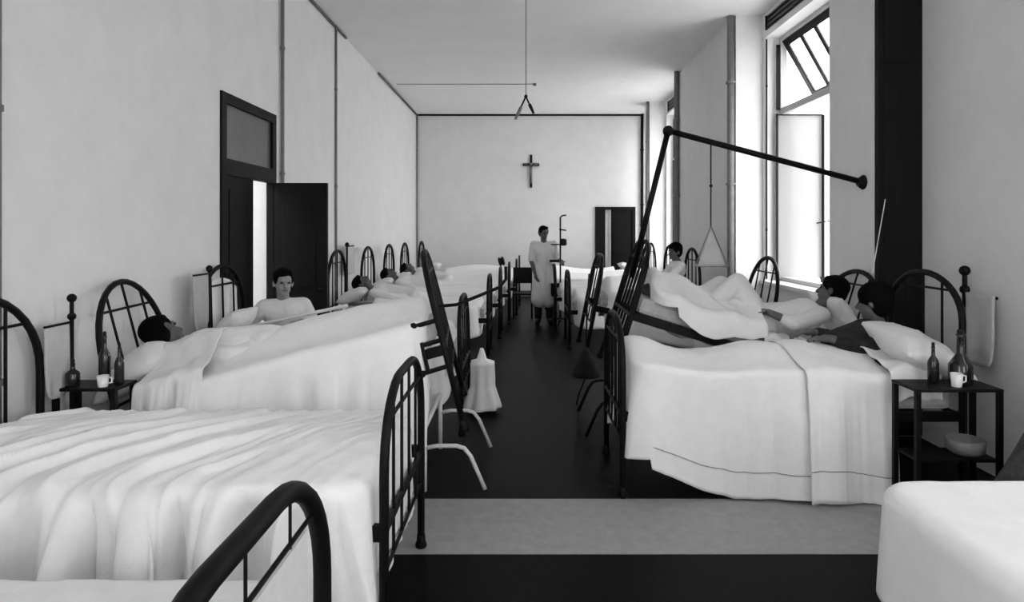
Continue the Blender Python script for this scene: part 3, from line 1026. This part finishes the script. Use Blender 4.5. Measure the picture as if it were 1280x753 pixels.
pillow('puffed white pillow under the arched headboard at the left wall', MC @ Vector((0.02, -0.07, 0.82)), eul(8, -38, 6), 0.40, 0.60, 0.20, 2.0)
def onC(u, v, z):
    return MC @ Vector((u, v, z))
patient('dark-haired patient lying turned away on the raised-foot bed', onC(0.13, 0.08, 0.98), (0.35, 0.9, 0.25), (-0.85, 0.0, 0.55), onC(0.36, 0.06, 0.81), onC(0.78, 0.02, 0.74),
        [(onC(0.58, -0.16, 0.76), onC(0.78, -0.14, 0.74), (1, 0.1, 0.2)), (onC(0.58, 0.24, 0.74), onC(0.78, 0.2, 0.74), (1, -0.1, 0.2))],
        [], hair=1.12, shirt=M_SHEET2)

# stand that lifts the foot end
def bed_stand(label, X, y0, y1, zt, sgn, m):
    """curved tube trestle, feet reaching out into the aisle"""
    r = tag(empty('bed_stand', (X, (y0 + y1) / 2, 0)), label, 'bed stand', 'stands lifting the bed feet')
    hw = (y1 - y0) / 2
    for k in (-1, 1):
        part(MB().tube([(-0.06 * sgn, k * hw, 0.0), (-0.06 * sgn, k * hw, zt)], 0.016, 8), 'upright', m, r, True)
        pts = [(-0.06 * sgn, k * hw, 0.27), (0.02 * sgn, k * hw, 0.285), (0.14 * sgn, k * hw, 0.285), (0.19 * sgn, k * hw, 0.27), (0.23 * sgn, k * hw, 0.22), (0.32 * sgn, k * hw, 0.012)]
        part(MB().tube(pts, 0.014, 8), 'leg', m, r, True)
    part(MB().tube([(-0.06 * sgn, -hw, zt), (-0.06 * sgn, hw, zt)], 0.018, 8), 'top_bar', m, r, True)
    return r
bed_stand('white tubular stand lifting the bed foot left of the aisle', -0.55, 4.02, 4.80, 0.40, 1, M_WIRON)

# towel hanging on a bracket rod beside a headboard
def towel_rod(label, x, y, z0, z1, sgn, arm=0.2, tw=0.18, zt=1.15, zb=0.70, m=M_TOWEL, rr=0.011, sx=0.0):
    r = tag(empty('towel_rod', (x, y, z0)), label, 'towel rod', 'towel rods beside the headboards')
    part(MB().tube([(0, 0, 0), (0, 0, z1 - z0)], rr, 8), 'rod', M_IRON, r)
    part(MB().ball((0, 0, z1 - z0), rr * 2.2), 'finial', M_IRON, r, True)
    part(MB().ball((0, 0, zt - z0 + 0.03), rr * 2.0), 'collar', M_IRON, r, True)
    part(MB().tube([(0, 0, zt - z0), (sx, sgn * (arm + tw), zt - z0)], rr * 0.7, 6), 'arm', M_IRON, r)
    part(MB().lathe([(0.05, 0), (0.045, 0.012), (0.015, 0.02)], 12), 'base', M_IRON, r)
    vs, fs = [], []
    n, k = 14, 18
    for i in range(n + 1):
        q = i / n
        yy = sgn * (arm + tw * q)
        rnd = 0.06 * (1 - math.sqrt(max(0, 1 - (abs(2 * q - 1)) ** 3)))
        for j in range(k + 1):
            f = j / k
            z = zt + rr - (zt - zb - rnd) * f
            xx = sx * (arm + tw * q) / (arm + tw) - 0.010 + 0.018 * nz(q * 3, f * 1.2, x * 3) * f
            vs.append(Vector((x + xx, y + yy * (1 - 0.08 * f * (q - 0.5)), z)))
    for i in range(n):
        for j in range(k):
            a = i * (k + 1) + j
            fs.append((a, a + 1, a + k + 2, a + k + 1))
    t = finish_cloth('towel', vs, fs, m, None, None, None, 0.012)
    W_ = t.matrix_basis.copy()
    t.parent = r
    t.matrix_basis = Matrix.Translation(-Vector((x, y, z0))) @ W_
    return r
towel_rod('black rod with a limp towel beside the arched headboard, far left', -2.46, 3.50, 0.0, 1.27, -1, 0.02, 0.18, 1.14, 0.74)

# low night table with bottles between the first two left beds
def night_table(label, x, y, zt, wx, wy, m=M_IRON, shelf=0.3, group='iron night tables', top=M_IRON):
    r = tag(empty('night_table', (x, y, 0)), label, 'night table', group)
    part(MB().box(-wx / 2, wx / 2, -wy / 2, wy / 2, zt - 0.018, zt), 'table_top', top, r, bevel=0.004)
    part(MB().box(-wx / 2 + 0.02, wx / 2 - 0.02, -wy / 2 + 0.02, wy / 2 - 0.02, shelf - 0.008, shelf + 0.008), 'shelf', top, r)
    for i in (-1, 1):
        for j in (-1, 1):
            part(MB().box(i * (wx / 2 - 0.015) - 0.013, i * (wx / 2 - 0.015) + 0.013, j * (wy / 2 - 0.015) - 0.013, j * (wy / 2 - 0.015) + 0.013, 0, zt - 0.018), 'leg', m, r)
    return r
def bottle(label, x, y, z, r_, h, m=M_BOTTLE, group='bottles and cups on the night tables', neck=0.35):
    root = tag(empty('bottle', (x, y, z)), label, 'bottle', group)
    hb = h * (1 - neck)
    part(MB().lathe([(r_ * 0.92, 0), (r_, 0.01), (r_, hb * 0.85), (r_ * 0.8, hb), (r_ * 0.35, hb + h * neck * 0.3), (r_ * 0.32, h * 0.95), (r_ * 0.4, h)], 16), 'glass_body', m, root, True)
    part(MB().lathe([(r_ * 0.28, h), (r_ * 0.3, h + 0.02), (r_ * 0.2, h + 0.028)], 10), 'stopper', M_DCLOTH, root)
    return root
def cup(label, x, y, z, r_=0.04, h=0.08):
    root = tag(empty('cup', (x, y, z)), label, 'cup', 'bottles and cups on the night tables')
    part(MB().lathe([(r_ * 0.75, 0), (r_ * 0.8, 0.004), (r_, h), (r_ * 0.93, h), (r_ * 0.72, 0.01), (0.002, 0.008)], 18), 'cup_body', M_ENAMEL, root, True)
    part(MB().tube([(r_ * 0.95, 0, h * 0.85), (r_ * 1.6, 0, h * 0.8), (r_ * 1.6, 0, h * 0.4), (r_ * 0.85, 0, h * 0.3)], 0.005, 6), 'handle', M_ENAMEL, root, True)
    return root
night_table('black night table between the two nearest left headboards', -2.33, 3.50, 0.80, 0.34, 0.20)
bottle('taller dark bottle on the night table at far left', -2.28, 3.50, 0.80, 0.030, 0.26)
bottle('shorter dark bottle on the night table at far left', -2.20, 3.50, 0.80, 0.024, 0.20)
cup('small white enamel cup on the far left night table', -2.25, 3.44, 0.80, 0.03, 0.06)
bottle('small squat flask by the towel on the far left table', -2.42, 3.45, 0.80, 0.035, 0.12)

# third bed: in front of the door, patient sitting up, white side rail
TD = deg(1.5)
MD = bed_matrix(-2.46, 5.33, -1, TD)
b = make_bed('iron bed with a white side rail in front of the open door', 2.0, 0.80, hh=1.34, fh=1.04, white_rail=-1, slats=5)
# raised white rod along the near side
part(MB().tube([(0.15, -0.41, 0.84), (1.15, -0.41, 1.03)], 0.013, 8), 'guard_rod', M_WIRON, b, True)
for u, zz in ((0.18, 0.845), (1.12, 1.02)):
    part(MB().tube([(u, -0.41, 0.50), (u, -0.41, zz)], 0.010, 8), 'guard_post', M_WIRON, b, True)
place(b, MD)
bedspread(MD, 0.85, 1.86, -0.41, 0.41, 0.72, (0.55, 0.45, 0.5), 'white bedspread of the patient sitting up by the door', M_SHEET, amp=0.04, freq=4, seed=9.3, step=0.025,
          topfun=lambda u, q: 0.12 * math.exp(-(q / 0.6) ** 2))
pillow('round white pillow at the foot of the wall, left of the sitting patient', (-2.30, 5.12, 0.86), eul(0, -55, 0), 0.34, 0.50, 0.17, 5.0)
patient('patient in an open white shirt sitting up before the black door', (-2.05, 5.50, 1.185), (0.55, -0.82, -0.05), (0.05, 0, 1), (-2.02, 5.52, 0.92), (-1.93, 5.55, 0.68),
        [((-2.32, 5.42, 0.84), (-2.32, 5.20, 0.80), (0.2, -1, -0.2)), ((-1.78, 5.48, 0.84), (-1.80, 5.30, 0.88), (-0.5, -1, 0.1))],
        [((-1.50, 5.38, 0.72), (-1.2, 5.38, 0.70), (-1.15, 5.38, 0.74)), ((-1.50, 5.52, 0.72), (-1.2, 5.52, 0.70), (-1.15, 5.52, 0.74))], skin=M_SKIN2, sh_dir=(0.86, 0.5, 0), sleeve=1.9, wid=0.16)
towel_rod('rod with a large grey towel left of the black door', -2.44, 5.00, 0.0, 1.34, -1, 0.02, 0.22, 1.30, 0.86, M_LINEN)
# white cloth hung on the headboard
vs, fs = [], []
hd = MD.to_3x3() @ Vector((0, 0, 1))
for i in range(21):
    for j in range(17):
        f = j / 16
        q = i / 20
        p = MD @ Vector((-0.03 + 0.010 * nz(q * 7, f * 2, 1), -0.30 + 0.62 * q, 1.24 - 0.10 * (2 * q - 1) ** 2 - f * 0.46))
        vs.append(p)
for i in range(20):
    for j in range(16):
        a = i * 17 + j
        fs.append((a, a + 1, a + 18, a + 17))
finish_cloth('hanging_cloth', vs, fs, M_SHEET, 'white cloth hung behind the headboard bars beside the black door', 'cloth', None, 0.008)

# far left beds --------------------------------------------------------
far_left = [
    # head x, foot x, y centre, label tail
    (-2.42, -0.42, 8.40, 'iron bed with slim arched headboard just beyond the open door'),
    (-2.40, -0.33, 10.0, 'iron bed second beyond the open door, left row'),
    (-2.36, -0.22, 11.4, 'iron bed third beyond the open door, left row'),
    (-2.30, -0.10, 12.6, 'iron bed fourth beyond the open door, left row'),
    (-2.22, -0.05, 14.2, 'iron bed closest to the far wall, left row'),
]
fl_cov = ['white bedspread on the bed just beyond the open door', 'white bedspread on the second bed beyond the open door', 'white bedspread on the third bed beyond the open door',
          'white bedspread on the fourth bed beyond the open door', 'white bedspread on the last left bed by the far wall']
fl_pil = ['white pillow just beyond the open door', 'white pillow on the second bed beyond the open door', 'white pillow on the third bed beyond the open door',
          'white pillow on the fourth bed beyond the open door', 'white pillow on the last left bed by the far wall']
fl_pat = ['patient lying just beyond the open door, head on pillow', 'patient lying in the second bed beyond the open door', 'patient lying in the third bed beyond the open door', None, None]
proto = None
def far_bed(hx, fx, yc, side, lab, cov, pil, pat, k, tilt=0.0, proto_bed=[None]):
    L = abs(fx - hx)
    M = bed_matrix(hx, yc, side, tilt)
    if proto_bed[0] is None or abs(L - proto_bed[1]) > 0.001:
        b = make_bed(lab, L, 0.82, hh=1.36, fh=1.04, tr=0.021, nfoot=3, group='iron beds down the ward')
    else:
        b = copy_tree(proto_bed[0]); b['label'] = lab
    place(b, M)
    sn = -1 if side < 0 else 1
    bedspread(M, 0.55, L - 0.14, sn * 0.42, -sn * 0.42, 0.70, (0.45, 0.40, 0.4), cov, M_SHEET, 'bedspreads down the ward', 0.03, 4, 3.0 + k, step=0.05, J=14, K=12,
              topfun=lambda u, q: 0.13 * math.exp(-(q / 0.6) ** 2) * (0.8 + 0.4 * math.sin(u * 3 + k)))
    pc = M @ Vector((0.24, 0, 0.78))
    pillow(pil, pc, eul(0, -22 if side < 0 else 22, 0), 0.40, 0.62, 0.17, k + 1.0, group='pillows down the ward', n=14)
    if pat:
        s = 1 if side < 0 else -1
        h = M @ Vector((0.32, 0.04, 0.93))
        c = M @ Vector((0.58, 0.02, 0.80))
        p = M @ Vector((1.02, 0.0, 0.74))
        patient(pat, h, (0.35 * s, -0.25, 0.9), (-0.9 * s, 0, 0.4), c, p,
                [(M @ Vector((0.80, -0.22, 0.72)), M @ Vector((1.02, -0.16, 0.70)), (s, 0.2, 0)), (M @ Vector((0.80, 0.22, 0.72)), M @ Vector((1.02, 0.16, 0.70)), (s, -0.2, 0))], [],
                hair=1.1, sleeve=1.9)
for k, (hx, fx, yc, lab) in enumerate(far_left):
    far_bed(hx, fx, yc, -1, lab, fl_cov[k], fl_pil[k], fl_pat[k], k)
towel_rod('thin rod with a pale towel between the far headboards', -2.46, 9.02, 0.0, 1.42, 1, 0.02, 0.34, 1.40, 0.98, M_TOWEL, 0.014)

# ================================================================== RIGHT ROW
# first right bed: two white covers down to the floor
M1 = bed_matrix(2.70, 4.30, 1)
b = make_bed('black iron bed under two white covers reaching the floor, right', 2.08, 0.76, hh=1.36, fh=1.08, tr=0.020, nhead=3, nfoot=4, hell=0.28, thin=0.010)
place(b, M1)
def top_1(u, q):
    return 0.09 * math.exp(-(q / 0.7) ** 2) + 0.035 * math.sin(u * 7.0) * math.exp(-(q / 0.8) ** 2) + 0.04 * math.exp(-((u - 1.9) / 0.2) ** 2)
cs = bedspread(M1, 0.92, 1.985, 0.385, -0.385, 0.77, (0.80, 0.62, 0.6), 'long white bedspread hanging to the floor beside the aisle, right', M_SHEET, 'white floor-length covers', 0.045, 4.0, 5.7, 0.035,
               0.014, seamf=0.80, cornerx=0.10, footamp=0.1, re=0.04, topfun=top_1, droopfun=lambda u, s: (-0.22 * max(0, (u - 1.25) / 0.75) ** 1.6 if s <= 0.001 else -0.22 * (1 - s) if s < 1 else 0), rc=0.12, K=34, ampfun=lambda u, s: 1.0)
c2 = strip_cover(M1, 0.46, 0.985, 0.40, -0.40, 0.78, 0.81, 0.6, 'white sheet hanging to the floor next to the right night table', M_SHEET, 'white floor-length covers', 0.030, 6, 2.6, 0.06, 60, 0.06,
                 lambda u, q: 0.10 * math.exp(-(q / 0.7) ** 2) + 0.02 * math.sin(u * 9), 'bedspread', seamf=0.80)
pillow('large white pillow in front of the right arched headboard', (2.50, 4.08, 0.88), eul(10, 20, 0), 0.46, 0.66, 0.22, 8.0)
# rumpled sheet next to the pillow
strip_cover(M1, 0.20, 0.50, 0.44, -0.30, 0.82, 0.22, 0.1, 'rumpled white sheet end spilling over the right night table', M_SHEET2, 'rumpled sheets', 0.03, 9, 6.1, 0.10, 36, 0.05,
            lambda u, q: 0.05 * math.exp(-(q / 0.7) ** 2) + 0.04 * nz(u * 9, q * 3, 2), 'rumpled_sheet', cat='sheet')
patient('dark-haired patient wrapped in dark wool in the first right bed', (2.42, 4.40, 1.14), (-0.75, 0.55, -0.1), (0.15, 0, 1), (2.40, 4.40, 0.90), (2.20, 4.38, 0.84),
        [((2.25, 4.20, 0.86), (2.05, 4.25, 0.92), (-1, 0.2, 0)), ((2.25, 4.60, 0.86), (2.05, 4.52, 0.92), (-1, -0.2, 0))],
        [], shirt=M_DCLOTH, hair=1.25, shirtname='wool_wrap', sleeve=1.7)
night_table('open black iron night table beside the first right bed', 2.40, 3.62, 0.77, 0.48, 0.24, shelf=0.37)
bottle('big dark bottle on the right night table', 2.49, 3.63, 0.77, 0.062, 0.28, neck=0.55)
cup('white enamel cup beside the big dark bottle', 2.42, 3.56, 0.77, 0.032, 0.075)
bottle('slim dark bottle on the right night table', 2.36, 3.67, 0.77, 0.03, 0.2)
# things on the lower shelf
r = tag(base_origin(MB().lathe([(0.07, 0.380), (0.095, 0.40), (0.10, 0.46), (0.09, 0.465), (0.07, 0.40), (0.01, 0.39)], 20, (2.51, 3.62, 0)).build('basin', M_PIPE, None, True)), 'dull metal basin on the night table lower shelf', 'basin')
towel_rod('knobbed rod with a grey towel on the right wall', 3.06, 4.42, 0.0, 1.36, -1, 0.04, 0.26, 1.20, 0.72, M_TOWEL, 0.016)

# second right bed: foot raised, overhead beam, trapeze
T2 = deg(17)
M2 = bed_matrix(2.36, 5.24, 1, T2)
b = make_bed('black iron bed with raised foot and overhead beam, right row', 1.75, 0.80, hh=1.36, fh=1.08, tr=0.019, nfoot=5, slats=9, hell=0.3, thin=0.011)
I2 = M2.inverted()
topw = Vector((1.20, 5.24, 2.45))
part(MB().tube([I2 @ Vector((0.90, 5.24, 1.25)), I2 @ topw], 0.024, 10), 'beam_upright', M_IRON, b, True)
part(MB().tube([I2 @ Vector((2.74, 5.0, 1.30)), I2 @ Vector((2.85, 5.015, 1.88))], 0.004, 6), 'cord', M_WIRON, b)
bm_ = part(MB().tube([I2 @ (topw + Vector((-0.03, 0, 0.01))), I2 @ Vector((2.795, 5.24, 2.03))], 0.024, 10), 'overhead_beam', M_IRON, b, True)
part(MB().ball(I2 @ topw, 0.045), 'beam_clamp', M_IRON, b, True)
part(MB().lathe([(0.06, -0.02), (0.06, 0.0), (0.03, 0.04)], 12, I2 @ Vector((2.79, 5.24, 2.03)), (I2.to_3x3() @ Matrix.Rotation(-PI / 2, 3, 'Y'))), 'wall_flange', M_IRON, b)
place(b, M2)
r = tag(empty('trapeze_handle', (1.55, 5.24, 2.36)), 'triangular grab handle hanging on a cord from the overhead beam', 'grab handle')
part(MB().tube([(0, 0, 0), (0, 0, -0.70)], 0.006, 6), 'cord', M_IRON, r)
part(MB().ball((0, 0, -0.36), 0.014), 'knot', M_IRON, r)
part(MB().tube([(0, 0, -0.69), (-0.13, 0, -1.02), (0.14, 0, -1.02)], 0.010, 8, True), 'triangle_bar', M_PIPE, r)
vs = [Vector((1.55 + x, 5.24 + 0.01 * nz(x * 20, z * 9), 2.36 + z)) for j in range(9) for i in range(9) for z in [-0.71 - 0.31 * j / 8] for x in [(-0.115 + 0.24 * i / 8) * j / 8]]
fs = [(j * 9 + i, j * 9 + i + 1, j * 9 + i + 10, j * 9 + i + 9) for j in range(8) for i in range(8)]
finish_cloth('sling_cloth', vs, fs, M_LINEN, 'grey sling cloth stretched in the triangular grab handle', 'cloth', None, 0.006)
def top_2(u, q):
    t = u + 0.35 * q
    return 0.16 * math.exp(-(q / 0.7) ** 2) - 0.02 * math.cos(u * 5) + 0.018 * (1 - 2 * abs(math.sin(t * 9 + 1.5 * nz(t * 2, q, 3))) ** 0.8)
bedspread(M2, 0.78, 1.62, 0.42, -0.42, 0.74, (0.12, 0.16, 0.4), 'white sagging cover on the raised bed under the overhead beam', M_SHEET2, amp=0.03, freq=3.0, seed=12.2, flare=0.0, step=0.015, wr=0.014,
          topfun=top_2, droopfun=lambda u, s: 0.12 * math.sin((u - 0.72) * 3.2) if s < 0.01 else 0, rc=0.15)
patient('patient in white reclining with knees drawn up below the beam', (2.52, 5.20, 1.14), (-0.75, 0.5, 0.2), (0.45, 0, 0.85), (2.30, 5.22, 0.95), (1.95, 5.22, 0.86),
        [((2.10, 4.94, 0.92), (1.92, 4.98, 1.00), (-1, 0.2, 0.1)), ((2.06, 5.48, 0.96), (1.84, 5.40, 1.06), (-1, -0.2, 0.3))],
        [((1.72, 5.10, 1.22), (1.46, 5.08, 1.02), (1.36, 5.08, 1.10)), ((1.66, 5.34, 1.18), (1.40, 5.34, 1.05), (1.30, 5.34, 1.13))],
        shirt=M_COAT, trousers=M_COAT, hair=1.15, sleeve=1.35)
pillow('white pillow behind the reclining patient below the beam', (2.58, 5.24, 0.93), eul(0, 60, 0), 0.42, 0.60, 0.15, 6.0)
strip_cover(M2, 0.05, 0.78, 0.43, -0.42, 0.68, 0.16, 0.2, 'crumpled sheet under the patient with drawn-up knees', M_SHEET2, 'rumpled sheets', 0.03, 8, 4.4, 0.05, 44, 0.05,
            lambda u, q: 0.03 * nz(u * 11, q * 3, 5) + 0.012 * nz(u * 25, q * 8, 2), 'rumpled_sheet', cat='sheet')
bed_stand('dark tubular stand lifting the bed foot right of the aisle', 0.83, 5.05, 5.75, 0.52, -1, M_IRON)

# third right bed, raised too
T3 = deg(11)
fr = [
    (2.42, 0.62, 6.95, 'slatted headboard iron bed under the open window, raised foot', T3),
    (2.45, 0.66, 9.20, 'iron bed against the long pier, right row', 0.0),
    (2.50, 0.55, 10.80, 'iron bed at the far corner of the long pier', 0.0),
    (2.55, 0.50, 12.60, 'iron bed under the far window, right row', 0.0),
    (2.60, 0.62, 14.30, 'iron bed closest to the far black door, right row', 0.0)]
fr_cov = ['white bedspread on the raised bed under the open window', 'white bedspread on the bed against the long pier', 'white bedspread at the far corner of the long pier', 'white bedspread under the far window', 'white bedspread nearest the far black door']
fr_pil = ['white pillow on the bed under the open window', 'white pillow on the bed against the long pier', 'white pillow at the far corner of the long pier', 'white pillow under the far window', 'white pillow nearest the far black door']
for k, (hx, fx, yc, lab, tl) in enumerate(fr):
    far_bed(hx, fx, yc, 1, lab, fr_cov[k], fr_pil[k], None, k + 10, tl)
patient('dark-haired patient sitting up in bed against the long pier', (2.20, 9.2, 1.32), (-0.8, -0.5, 0), (0.1, 0, 1), (2.22, 9.2, 1.06), (2.10, 9.2, 0.80),
        [((2.05, 9.0, 0.92), (1.86, 9.05, 0.95), (-1, 0.2, 0)), ((2.05, 9.42, 0.92), (1.86, 9.35, 0.95), (-1, -0.2, 0))], [], hair=1.15, sleeve=1.9)

# ================================================================== aisle things
# drip stand
r = tag(empty('drip_stand', (0.66, 10.9, 0)), 'black irrigator stand with arms beside the standing nurse', 'drip stand')
part(MB().tube([(0, 0, 0.06), (0, 0, 1.84)], 0.014, 8), 'pole', M_IRON, r)
part(MB().tube([(0, 0, 1.84), (0.03, 0, 1.87), (0.10, 0, 1.88)], 0.012, 8), 'hook', M_IRON, r)
part(MB().tube([(-0.02, 0, 1.64), (0.10, 0, 1.62)], 0.012, 8), 'arm', M_IRON, r)
part(MB().tube([(-0.16, 0, 1.38), (0.02, 0, 1.38)], 0.010, 8), 'arm', M_IRON, r)
part(MB().lathe([(0.04, 1.36), (0.06, 1.38), (0.06, 1.46), (0.03, 1.48)], 14, (0.05, 0, 0)), 'irrigator_can', M_IRON, r)
part(MB().box(-0.18, 0.04, -0.06, 0.06, 1.08, 1.12), 'tray', M_IRON, r)
part(MB().box(-0.16, 0.10, -0.07, 0.07, 0.50, 0.72), 'instrument_box', M_IRON, r, bevel=0.01)
for a in range(3):
    t_ = a * 2 * PI / 3 + 0.3
    part(MB().tube([(0, 0, 0.12), (0.16 * math.cos(t_), 0.16 * math.sin(t_), 0.09), (0.22 * math.cos(t_), 0.22 * math.sin(t_), 0.012)], 0.012, 8), 'leg', M_IRON, r, True)
# dark chart box on the left
r = tag(empty('side_chair', (0.02, 11.9, 0)), 'small dark chair at the end of the left bed row', 'chair')
part(MB().box(-0.19, 0.19, -0.19, 0.19, 0.43, 0.46), 'seat', M_DWOOD, r)
part(MB().box(-0.18, 0.18, 0.17, 0.19, 0.62, 0.92), 'backrest', M_DWOOD, r)
for i in (-1, 1):
    part(MB().box(i * 0.17 - 0.016, i * 0.17 + 0.016, -0.19, -0.158, 0, 0.43), 'leg', M_DWOOD, r)
    part(MB().box(i * 0.17 - 0.016, i * 0.17 + 0.016, 0.16, 0.192, 0, 0.62), 'leg', M_DWOOD, r)

# white-draped stool in the aisle, left
r = tag(empty('stool', (-0.36, 5.78, 0)), 'small stool hidden under a white cloth left of the aisle', 'stool')
part(MB().lathe([(0.10, 0.40), (0.105, 0.41), (0.105, 0.43), (0.02, 0.435)], 18), 'seat', M_DWOOD, r)
for a in range(3):
    t_ = a * 2 * PI / 3
    part(MB().tube([(0.06 * math.cos(t_), 0.06 * math.sin(t_), 0.40), (0.11 * math.cos(t_), 0.11 * math.sin(t_), 0.0)], 0.012, 8), 'leg', M_DWOOD, r)
vs, fs = [], []
n, k = 60, 22
for i in range(n):
    a = 2 * PI * i / n
    for j in range(k + 1):
        f = j / k
        rr = 0.015 + f * 0.155
        z = 0.57 - 0.53 * f
        if z < 0.46:
            rr = max(rr, 0.112)
        rr += 0.014 * f * math.sin(a * 7 + 1) + 0.012 * f * nz(a * 2, f * 3)
        vs.append(Vector((-0.36 + rr * math.cos(a), 5.78 + rr * math.sin(a), z)))
for i in range(n):
    for j in range(k):
        a = i * (k + 1) + j
        b_ = ((i + 1) % n) * (k + 1) + j
        fs.append((a, a + 1, b_ + 1, b_))
finish_cloth('draped_cloth', vs, fs, M_SHEET, 'white cloth tented over the small stool in the aisle', 'cloth', None, 0.005)

# dark pointed weight bag hanging at the raised bed, right of the aisle
r = tag(empty('weight_bag', (0.60, 5.95, 0.28)), 'dark conical traction weight hanging right of the aisle', 'weight')
part(MB().lathe([(0.13, 0.0), (0.135, 0.012), (0.09, 0.12), (0.04, 0.22), (0.012, 0.27)], 18), 'cone', M_DCLOTH, r, True)
part(MB().tube([(0, 0, 0.26), (0.01, 0, 0.70), (0.03, 0.02, 0.95)], 0.008, 6), 'cord', M_IRON, r)
part(MB().tube([(0, 0, 0.0), (-0.07, 0, -0.18), (-0.09, 0, -0.272)], 0.008, 6), 'rod', M_IRON, r)

# ================================================================== near right: cloth-covered table and a dark blanket
tx0, tx1, ty0, ty1 = 1.36, 2.95, 1.30, 2.36
r = tag(empty('side_table', ((tx0 + tx1) / 2, (ty0 + ty1) / 2, 0)), 'low table under a white cloth, lower right corner', 'table')
hx, hy = (tx1 - tx0) / 2, (ty1 - ty0) / 2
part(MB().box(-hx, hx, -hy, hy, 0.66, 0.70), 'table_top', M_DWOOD, r)
for i in (-1, 1):
    for j in (-1, 1):
        part(MB().box(i * (hx - 0.05) - 0.03, i * (hx - 0.05) + 0.03, j * (hy - 0.05) - 0.03, j * (hy - 0.05) + 0.03, 0, 0.66), 'leg', M_DWOOD, r)
MT = Matrix.Translation((tx1, (ty0 + ty1) / 2, 0)) @ Matrix.Rotation(PI, 4, 'Z')
bedspread(MT, 0.0, tx1 - tx0, hy + 0.005, -hy - 0.005, 0.712, (0.42, 0.43, 0.42), 'plain white tablecloth hanging over the lower right table', M_SHEET, None, 0.022, 2.5, 15.1, 0.05,
          0.02, re=0.06, wr=0.002, rc=0.10, name='tablecloth')
bpy.data.objects['tablecloth']['category'] = 'tablecloth'
# dark blanket heap against the wall
vs, fs = [], []
n = 24
for i in range(n + 1):
    for j in range(n + 1):
        x, y = i / n, j / n
        h = 1.75 * 0.72 * min(x, 0.8) * (1 - abs(2 * y - 1) ** 4)
        vs.append(Vector((2.20 + 0.72 * x, 2.90 + 0.5 * y, max(0.012, h * (1 + 0.05 * nz(x * 4, y * 4))))))
for i in range(n):
    for j in range(n):
        a = i * (n + 1) + j
        fs.append((a, a + n + 1, a + n + 2, a + 1))
finish_cloth('blanket', vs, fs, M_GCLOTH, 'dark grey blanket heaped against the right wall behind the tablecloth', 'blanket', None, 0.02)

# baseboards
struct(MB().box(XL, XL + 0.012, 3.0, DOOR_L[0] - 0.04, 0, 0.14).box(XL, XL + 0.012, DOOR_L[1] + 0.04, YB, 0, 0.14).build('baseboard_left', M_PIPE))
struct(MB().box(XL, DOOR_B[0] - 0.03, YB - 0.012, YB, 0, 0.14).box(DOOR_B[1] + 0.03, XR, YB - 0.012, YB, 0, 0.14).build('baseboard_back', M_PIPE))
